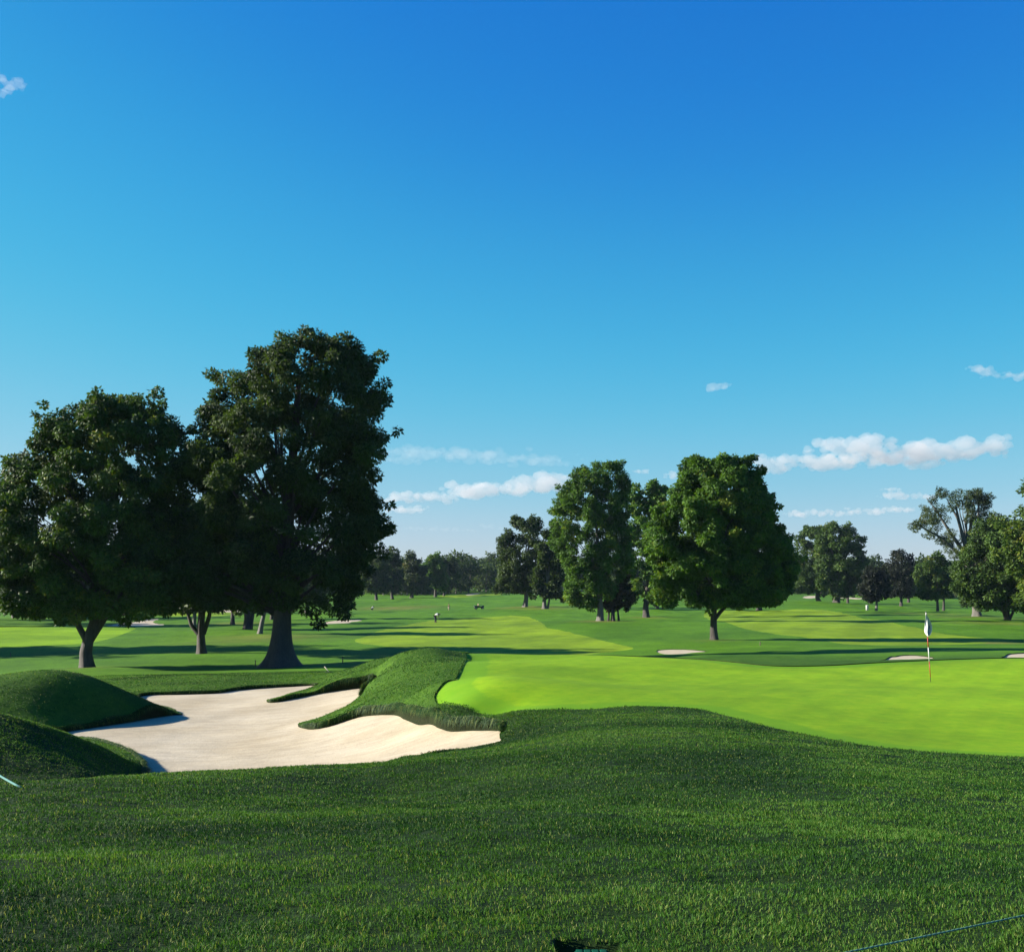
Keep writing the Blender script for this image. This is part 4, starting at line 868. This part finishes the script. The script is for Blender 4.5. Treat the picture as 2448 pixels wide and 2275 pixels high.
hole_disc.add(np.vstack([np.column_stack([ring, np.full(20, 0.003)]), [[0, 0, 0.003]]]), T=[(20, i, (i + 1) % 20) for i in range(20)])  # flat disc; its black colour stands for the shade inside the hole
co = hole_disc.build('golf_hole_disc', M['black']); co.location = (hx, hy, hz - 0.033); tag(co, 'flat dark disc for the shaded hole at the foot of the red and white flagstick', 'hole')

# ------------------------------------------------------------------ people
def skin_obj(name, pts, edges, radii, mat, parent, root_i=0, sub=2):
    me = bpy.data.meshes.new(name); me.from_pydata(pts, edges, []); me.update()
    o = bpy.data.objects.new(name, me); C.objects.link(o); o.parent = parent
    md = o.modifiers.new('skin', 'SKIN'); md.use_smooth_shade = True
    lay = me.skin_vertices[0].data if len(me.skin_vertices) else None
    if lay is None:
        bpy.context.view_layer.objects.active = o
    for i, r in enumerate(radii):
        me.skin_vertices[0].data[i].radius = (r, r) if np.isscalar(r) else r
        me.skin_vertices[0].data[i].use_root = (i == root_i)
    sb = o.modifiers.new('sub', 'SUBSURF'); sb.levels = sb.render_levels = sub
    me.materials.append(mat)
    return o
def hand(pts, edges, rad, wrist, dirv, side):
    d_ = Vector(dirv).normalized(); s_ = Vector(side).normalized(); p = Vector(pts[wrist]); pal = p + d_ * 0.07
    pts.append(tuple(pal)); edges.append((wrist, len(pts) - 1)); rad.append((0.032, 0.018)); ip = len(pts) - 1
    for k, ln in enumerate((0.07, 0.08, 0.075, 0.06)):
        b = pal + s_ * (k - 1.5) * 0.019 + d_ * 0.012
        for f_, r_ in ((0.4, 0.009), (1.0, 0.008)):
            pts.append(tuple(b + d_ * ln * f_ + Vector((0, 0, -0.012 * f_)))); rad.append(r_)
        edges.append((ip, len(pts) - 2)); edges.append((len(pts) - 2, len(pts) - 1))
    pts.append(tuple(p + d_ * 0.05 - s_ * 0.05)); rad.append(0.010); edges.append((wrist, len(pts) - 1))

def person(label, px, py, d, rz, pose, shirt, legs, shorts=False, hair='hair'):
    X, Y = xy(px, d); root = empty('person', (X, Y, gz(X, Y))); root.rotation_euler = (0, 0, rz); tag(root, label, 'person', 'people far off on the course')
    J = pose
    names = list(J.keys()); idx = {k: i for i, k in enumerate(names)}
    pts = [J[k] for k in names]
    RAD = dict(pelvis=.13, waist=.115, chest=.14, neck0=.075, neck=.052, head=.085, crown=.075, shL=.065, elL=.042, wrL=.027, shR=.065, elR=.042, wrR=.027, hipL=.095, knL=.062, anL=.042, toL=.04, hipR=.095, knR=.062, anR=.042, toR=.04)
    rad = [RAD[k] for k in names]
    ed = [('pelvis', 'waist'), ('waist', 'chest'), ('chest', 'neck0'), ('neck0', 'neck'), ('neck', 'head'), ('head', 'crown'), ('neck0', 'shL'), ('shL', 'elL'), ('elL', 'wrL'), ('neck0', 'shR'), ('shR', 'elR'), ('elR', 'wrR'),
          ('pelvis', 'hipL'), ('hipL', 'knL'), ('knL', 'anL'), ('anL', 'toL'), ('pelvis', 'hipR'), ('hipR', 'knR'), ('knR', 'anR'), ('anR', 'toR')]
    edges = [(idx[a], idx[b]) for a, b in ed]
    for sfx in 'LR':
        dv = Vector(J['wr' + sfx]) - Vector(J['el' + sfx]); hand(pts, edges, rad, idx['wr' + sfx], dv, (0, 1, 0) if abs(dv.normalized().y) < .8 else (1, 0, 0))
    # face: nose, brow
    hd, ck, nk = Vector(J['head']), Vector(J['crown']), Vector(J['neck'])
    up = (ck - nk).normalized(); fw = Vector(J.get('toL')) - Vector(J.get('anL')); fw = (fw - up * fw.dot(up)).normalized()
    pts.append(tuple(hd + fw * 0.10)); rad.append(0.016); edges.append((idx['head'], len(pts) - 1))
    skin_obj('body', pts, edges, rad, M['skin'], root, idx['pelvis'])
    def sub(name, keys, eds, k_, mat, grow):
        pp = [J[q_] if isinstance(q_, str) else tuple(Vector(J[q_[0]]).lerp(Vector(J[q_[1]]), q_[2])) for q_ in keys]
        rr_ = [(RAD[q_] if isinstance(q_, str) else RAD[q_[0]] * (1 - q_[2]) + RAD[q_[1]] * q_[2]) + grow for q_ in keys]
        return skin_obj(name, pp, eds, rr_, mat, root, 0, 2)
    sub('shirt', [('pelvis', 'waist', .3), 'waist', 'chest', 'neck0', 'shL', ('shL', 'elL', .8), 'shR', ('shR', 'elR', .8)], [(0, 1), (1, 2), (2, 3), (3, 4), (4, 5), (3, 6), (6, 7)], 0, M[shirt], 0.022)
    end = .95 if shorts else .93
    if shorts: sub('shorts', ['pelvis', 'hipL', ('hipL', 'knL', .9), 'hipR', ('hipR', 'knR', .9)], [(0, 1), (1, 2), (0, 3), (3, 4)], 0, M[legs], 0.022)
    else: sub('trousers', ['pelvis', 'hipL', 'knL', ('knL', 'anL', .93), 'hipR', 'knR', ('knR', 'anR', .93)], [(0, 1), (1, 2), (2, 3), (0, 4), (4, 5), (5, 6)], 0, M[legs], 0.02)
    back = hd - fw * 0.025 + up * 0.035
    skin_obj('hair', [tuple(back - up * .03), tuple(back + up * .02), tuple(back + up * .055 + fw * .02)], [(0, 1), (1, 2)], [.075, .088, .06], M[hair], root, 1)
    for sfx in 'LR':
        a_, t_ = Vector(J['an' + sfx]), Vector(J['to' + sfx])
        skin_obj('shoe', [tuple(a_ - (t_ - a_).normalized() * .05 - Vector((0, 0, .03))), tuple(a_ + Vector((0, 0, -.03))), tuple(t_)], [(0, 1), (1, 2)], [.048, .05, .045], M['black'], root, 1)
    return root
# x forward, y left
stand = dict(pelvis=(0, 0, .95), waist=(0, 0, 1.1), chest=(0, 0, 1.3), neck0=(0, 0, 1.44), neck=(.01, 0, 1.53), head=(.03, 0, 1.62), crown=(.03, 0, 1.70), shL=(0, .18, 1.42), elL=(-.03, .24, 1.14), wrL=(.08, .25, .9), shR=(0, -.18, 1.42), elR=(-.02, -.25, 1.14), wrR=(.1, -.24, .92),
             hipL=(0, .09, .9), knL=(.03, .1, .5), anL=(0, .11, .09), toL=(.15, .13, .045), hipR=(0, -.09, .9), knR=(.0, -.1, .5), anR=(-.05, -.11, .09), toR=(.1, -.13, .045))
bend = dict(stand); bend.update(pelvis=(-.12, 0, .93), waist=(.0, 0, 1.05), chest=(.18, 0, 1.15), neck0=(.32, 0, 1.17), neck=(.41, 0, 1.16), head=(.5, 0, 1.13), crown=(.56, 0, 1.18), shL=(.28, .18, 1.14), elL=(.34, .2, .86), wrL=(.42, .12, .62), shR=(.28, -.18, 1.14), elR=(.34, -.2, .86), wrR=(.42, -.12, .62),
             hipL=(-.12, .09, .88), knL=(.0, .12, .5), anL=(-.06, .13, .09), toL=(.1, .15, .045), hipR=(-.12, -.09, .88), knR=(-.02, -.12, .5), anR=(-.08, -.13, .09), toR=(.08, -.15, .045))
crouch = dict(bend); crouch.update(pelvis=(-.2, 0, .42), waist=(-.1, 0, .56), chest=(.04, 0, .72), neck0=(.14, 0, .84), neck=(.2, 0, .9), head=(.26, 0, .97), crown=(.28, 0, 1.05), shL=(.12, .18, .8), elL=(.26, .24, .58), wrL=(.42, .14, .42), shR=(.12, -.18, .8), elR=(.26, -.24, .58), wrR=(.42, -.14, .42),
              hipL=(-.18, .1, .4), knL=(.2, .16, .46), anL=(-.02, .15, .09), toL=(.14, .17, .045), hipR=(-.18, -.1, .4), knR=(.18, -.16, .44), anR=(-.05, -.15, .09), toR=(.11, -.17, .045))
person('person in a white top and dark trousers bending over on the fairway', 1042, 1491, 150, math.radians(-20), bend, 'white', 'navy')
person('person in a dark top and pale shorts standing on the far slope', 1073, 1460, 236, math.radians(200), stand, 'plum_cloth', 'khaki', shorts=True)
person('person in a pale top crouching on the grass near the far trees', 890, 1446, 254, math.radians(10), crouch, 'white', 'navy')

# ------------------------------------------------------------------ little maintenance cart
cx_, cy_ = xy(1146, 236); cart = empty('utility_cart', (cx_, cy_, gz(cx_, cy_))); cart.rotation_euler = (0, 0, math.radians(12)); tag(cart, 'dark open utility cart with tan seats parked on the far slope', 'cart')
b = MB(); b.box((-.15, 0, .48), (.95, .5, .12), bev=.04); b.box((.75, 0, .66), (.22, .46, .14), bev=.05); b.box((-.75, 0, .68), (.45, .5, .10), bev=.03); b.build('body', M['cart_green'], cart)
for s_ in (-.24, .24):
    t_ = MB(); t_.box((-.02, s_, .68), (.22, .2, .07), bev=.03); t_.box((-.24, s_, .92), (.05, .2, .24), bev=.03); t_.build('seat', M['tan'], cart)
sw = MB(); sw.tube([(.5, .24, .7), (.36, .24, 1.0)], [.02, .02], 8)
ang = np.linspace(0, 2 * math.pi, 17); sw.tube([(.36 + .05 * math.cos(q_), .24 + .16 * math.sin(q_), 1.0 + .12 * math.cos(q_)) for q_ in ang], [.014] * 17, 6, cap=False); sw.build('steering_wheel', M['black'], cart)
rb = MB(); rb.tube([(-.32, -.48, .6), (-.34, -.48, 1.25), (-.34, 0, 1.32), (-.34, .48, 1.25), (-.32, .48, .6)], [.022] * 5, 8); rb.build('roll_bar', M['steel'], cart)
for sx in (-.75, .65):
    for sy in (-.5, .5):
        wl = MB(); wl.tube([(sx, sy - .09, .26), (sx, sy - .06, .26), (sx, sy + .06, .26), (sx, sy + .09, .26)], [.2, .26, .26, .2], 18); wo = wl.build('wheel', M['black'], cart)
        hb = MB(); hb.tube([(sx, sy - .1, .26), (sx, sy + .1, .26)], [.1, .1], 14); hb.build('rim', M['grey_plastic'], wo)

# ------------------------------------------------------------------ bin, far flag, stakes, pipe, cord, valve lid
bx_, by_ = xy(2073, 217); bo = empty('litter_bin', (bx_, by_, gz(bx_, by_))); tag(bo, 'pale upright litter bin on the grass beside the low very dark tree', 'bin')
b = MB(); b.tube([(0, 0, 0), (0, 0, .06), (0, 0, .85), (0, 0, .9)], [.2, .24, .27, .27], 20); b.build('drum', M['grey_plastic'], bo)
b = MB(); b.tube([(0, 0, .9), (0, 0, .97), (0, 0, 1.02)], [.29, .28, .16], 20); b.build('lid', M['grey_plastic'], bo)
fx_, fy_ = xy(1277, 300); fo = empty('golf_flagstick', (fx_, fy_, gz(fx_, fy_))); tag(fo, 'far yellow flag on a thin stick between the oak and the twin trunks', 'flagstick')
b = MB(); b.tube([(0, 0, 0), (0, 0, 2.1)], [.018, .014], 8); b.build('pole', M['paint_white'], fo)
b = MB(); b.box((.12, 0, 1.8), (.13, .02, .28), bev=.015); b.build('flag', M['yellow'], fo)
for i, (a_, b_, d_, h_, lb) in enumerate([(610, 1587, 75.5, .36, 'short dark stake left of the chestnut foot'), (819, 1590, 75, .40, 'short dark stake right of the chestnut foot'), (25, 1565, 90, .30, 'short stake in the shade at the left edge'), (1817, 1547, 86, .28, 'little stake in the tree shadow right of the round maple')]):
    X, Y = xy(a_, d_); so = empty('stake', (X, Y, gz(X, Y))); tag(so, lb, 'stake', 'short dark stakes in the grass')
    b = MB(); b.tube([(0, 0, -.1), (.01, 0, h_ * .5), (.02, 0, h_)], [.035, .033, .032], 8); b.build('shaft', M['wood'], so)
    b = MB(); b.tube([(.02, 0, h_), (.02, 0, h_ + .05)], [.05, .045], 8); b.build('cap', M['steel'], so)
X, Y = xy(788, 57); ro = empty('bunker_rake', (X, Y, gz(X, Y))); tag(ro, 'pale rake handle poking up at the far rim of the bunker', 'rake')
b = MB(); b.tube([(0, 0, .0), (-.12, .1, .12), (-.3, .2, .3)], [.022] * 3, 8); b.build('handle', M['pale_wood'], ro)
b = MB(); b.box((.02, 0, .03), (.28, .02, .02), rz=.8)
for q_ in np.linspace(-.25, .25, 9): b.tube([(.02 + q_ * math.cos(.8), q_ * math.sin(.8), .03), (.02 + q_ * math.cos(.8), q_ * math.sin(.8), -.06)], [.008, .006], 6)
b.build('head', M['steel'], ro)
# pale pipe low at left
p0 = (*xy(-60, 13.8), ZC - (1812 - HY) / F * 13.8); p1 = (*xy(52, 12.6), 0); p1 = (p1[0], p1[1], gz(p1[0], p1[1]) + 0.0)
po = MB(); P0, P1 = np.array(p0), np.array(p1)
po.tube([P0 + (P1 - P0) * q_ + np.array([0, 0, -.02 * math.sin(q_ * 3.1)]) for q_ in np.linspace(0, 1, 9)], [.013] * 9, 10)
ppo = po.build('hose', M['pvc']); tag(ppo, 'pale teal pipe slanting into the grass at the lower left edge', 'pipe')
# cord barrier lower right
rope = empty('rope_barrier', (0, 0, 0)); tag(rope, 'thin twisted green cord strung low across the lower right grass', 'rope')
A = np.array([1.24 - 1.56, 4.41 - .84, 0.20]); B = np.array([2.28 + 2.6, 4.97 + 1.4, 0.20])
sg = np.linspace(0, 1, 420); L = np.linalg.norm(B - A)
ctr = A + (B - A) * sg[:, None]; ctr[:, 2] += -.05 * 4 * sg * (1 - sg) * 0.4
cm = MB()
for k_ in range(2):
    phs = sg * L / 0.028 * math.pi + k_ * math.pi
    cm.tube(ctr + 0.0025 * np.stack([np.zeros_like(phs), np.cos(phs), np.sin(phs)], 1), [0.0026] * 420, 6)
cm.build('cord', M['cord'], rope)
for pt in (A, B):
    sm = MB(); zz = gz(pt[0], pt[1]); sm.tube([(pt[0], pt[1], zz - .15), (pt[0], pt[1], pt[2] + .05)], [.012, .012], 8); sm.build('stake', M['steel'], rope)
# valve box
vb = empty('valve_box', (0.365, 4.92, gz(0.375, 5.03) + 0.02)); tag(vb, 'green plastic valve box lid sunk in the turf at the bottom edge', 'valve box')
b = MB(); b.box((0.0, 0, .03), (.085, .22, .018), bev=.01)
for q_ in (-.055, -.018, .018, .055): b.box((q_, 0, .0495), (.0165, .215, .0025), bev=.002)
b.build('lid', M['teal'], vb)
b = MB()
for sx, sy, hx_, hy_ in ((-.095, 0, .01, .24), (.095, 0, .01, .24), (0, .23, .105, .01), (0, -.23, .105, .01)): b.box((sx, sy, -.02), (hx_, hy_, .05))
b.build('rim', M['black'], vb)

# ------------------------------------------------------------------ clouds
def cloud_mat(dens):
    m, n, l, bs, out = mat_new('cloud_vapour'); n.remove(bs)
    v = n.new('ShaderNodeVolumePrincipled'); v.inputs['Color'].default_value = (.80, .76, .755, 1); v.inputs['Density'].default_value = dens; v.inputs['Anisotropy'].default_value = 0.1
    l.new(v.outputs[0], out.inputs['Volume']); return m
M['cloud'] = cloud_mat(0.0070); M['cloud_thin'] = cloud_mat(0.0011)
def cloud(label, puffs, d, mat='cloud', seed=0):
    """puffs: (px, py, rx, ry) in photo pixels"""
    g = np.random.default_rng(seed); k = d / F
    cx = np.mean([p[0] for p in puffs]); cy = np.mean([p[1] for p in puffs])
    mbc = MB()
    for px, py, rx, ry in puffs:
        nn_ = max(5, int(rx / max(ry, 4) * 7))
        for q_ in range(nn_):
            ox, oy = g.uniform(-.95, .95) * rx, g.uniform(-.45, .6) * ry
            s_ = ry * g.uniform(.28, .72) * math.sqrt(max(.1, 1 - (ox / rx) ** 2))
            c_ = np.array([(px + ox - cx) * k, g.uniform(-.8, .8) * rx * k * .5, (cy - py + oy) * k])
            a1 = np.linspace(0, math.pi, 7); a2 = np.linspace(0, 2 * math.pi, 11)[:-1]
            R3 = s_ * k; P_ = [(0, 0, R3)] + [(R3 * 1.5 * math.sin(u) * math.cos(v), R3 * 1.5 * math.sin(u) * math.sin(v), R3 * .85 * math.cos(u)) for u in a1[1:-1] for v in a2] + [(0, 0, -R3 * .85)]
            T3 = [(0, 1 + j, 1 + (j + 1) % 10) for j in range(10)] + [(51, 41 + (j + 1) % 10, 41 + j) for j in range(10)]
            Q3 = [(1 + i * 10 + j, 11 + i * 10 + j, 11 + i * 10 + (j + 1) % 10, 1 + i * 10 + (j + 1) % 10) for i in range(4) for j in range(10)]
            mbc.add(np.array(P_) + c_, Q3, T3)
    o = mbc.build('cloud', M[mat]); X, Y = xy(cx, d); o.location = (X, Y, ZC + (HY - cy) * k)
    md = o.modifiers.new('join', 'REMESH'); md.mode = 'VOXEL'; md.voxel_size = 1.8 * k; md.use_smooth_shade = True
    tx = bpy.data.textures.new('puff', 'CLOUDS'); tx.noise_scale = 11 * k; tx.noise_depth = 3
    dm = o.modifiers.new('puffs', 'DISPLACE'); dm.texture = tx; dm.strength = 10 * k; dm.mid_level = 0.5; dm.texture_coords = 'LOCAL'
    tag(o, label, 'cloud', 'small white clouds low in the sky'); return o
cloud('long white cloud bank above the trees at upper right of the horizon', [(1855, 1110, 62, 26), (1960, 1108, 90, 24), (2000, 1074, 80, 26), (2090, 1068, 90, 34), (2120, 1100, 170, 24), (2200, 1080, 110, 34), (2270, 1076, 60, 34), (2340, 1080, 80, 28), (2388, 1058, 30, 24)], 4200, seed=1)
cloud('long white cloud trailing from the big chestnut to the tall tree', [(960, 1190, 45, 18), (1030, 1190, 70, 16), (1120, 1176, 74, 28), (1200, 1168, 80, 24), (1290, 1158, 66, 30), (1345, 1152, 44, 24)], 4600, seed=2)
cloud('small low cloud touching the right side of the big chestnut', [(965, 1220, 50, 12), (1000, 1215, 25, 10)], 4800, seed=3)
cloud('lone small cloud in the open sky right of centre', [(1705, 928, 32, 12), (1735, 920, 18, 7)], 3600, seed=4)
cloud('small cloud cut by the right edge of the sky', [(2345, 888, 34, 16), (2400, 898, 50, 10), (2440, 900, 40, 12)], 3600, seed=5)
cloud('small white cloud cut by the left edge, high in the sky', [(8, 195, 30, 18), (32, 208, 30, 16), (0, 218, 40, 12)], 3000, seed=6)
cloud('flat low cloud strip right of the round maple', [(1930, 1228, 60, 12), (2000, 1226, 50, 9), (2070, 1222, 50, 12), (2140, 1220, 50, 11)], 5000, seed=7)
cloud('flat cloud left of the wispy tree top', [(2150, 1185, 50, 12), (2200, 1190, 50, 10), (2130, 1170, 30, 6)], 5000, seed=8)
cloud('tiny cloud puff between the tall tree and the round maple', [(1533, 1128, 20, 8)], 5000, 'cloud', seed=9)
cloud('tiny cloud puff touching the left side of the round maple', [(1610, 1137, 28, 11)], 5000, 'cloud', seed=10)
cloud('faint low cloud line over the middle woods', [(1010, 1264, 60, 6), (1070, 1265, 30, 7), (1120, 1268, 40, 4)], 5600, 'cloud_thin', seed=11)
cloud('tiny puff over the woods left of the clubbed oak', [(1165, 1258, 22, 7), (1195, 1262, 20, 4)], 5600, 'cloud_thin', seed=12)
cloud('thin veil of high cloud left of the tall tree', [(1010, 1085, 110, 20), (1150, 1090, 140, 20), (960, 1098, 60, 16), (1270, 1102, 130, 15)], 6500, 'cloud_thin', seed=13)

# ------------------------------------------------------------------ the air: thin haze added to lift the dark tones
m, n, l, bs, out = mat_new('added_haze_air'); n.remove(bs)
v = n.new('ShaderNodeVolumePrincipled'); v.inputs['Color'].default_value = (0.55, 0.70, 1.0, 1); v.inputs['Density'].default_value = 0.000048; v.inputs['Anisotropy'].default_value = 0.0
l.new(v.outputs[0], out.inputs['Volume'])
zlo = min(o.bound_box[0][2] for o in C.objects if o.type == 'MESH' and o.name.startswith('ground'))
hb = MB(); hb.box((0, 0, (zlo - 1 + 27) / 2), (3100, 3100, (27 - zlo + 1) / 2)); ho = hb.build('added_haze', m, smooth=False); tag(ho, kind='stuff')
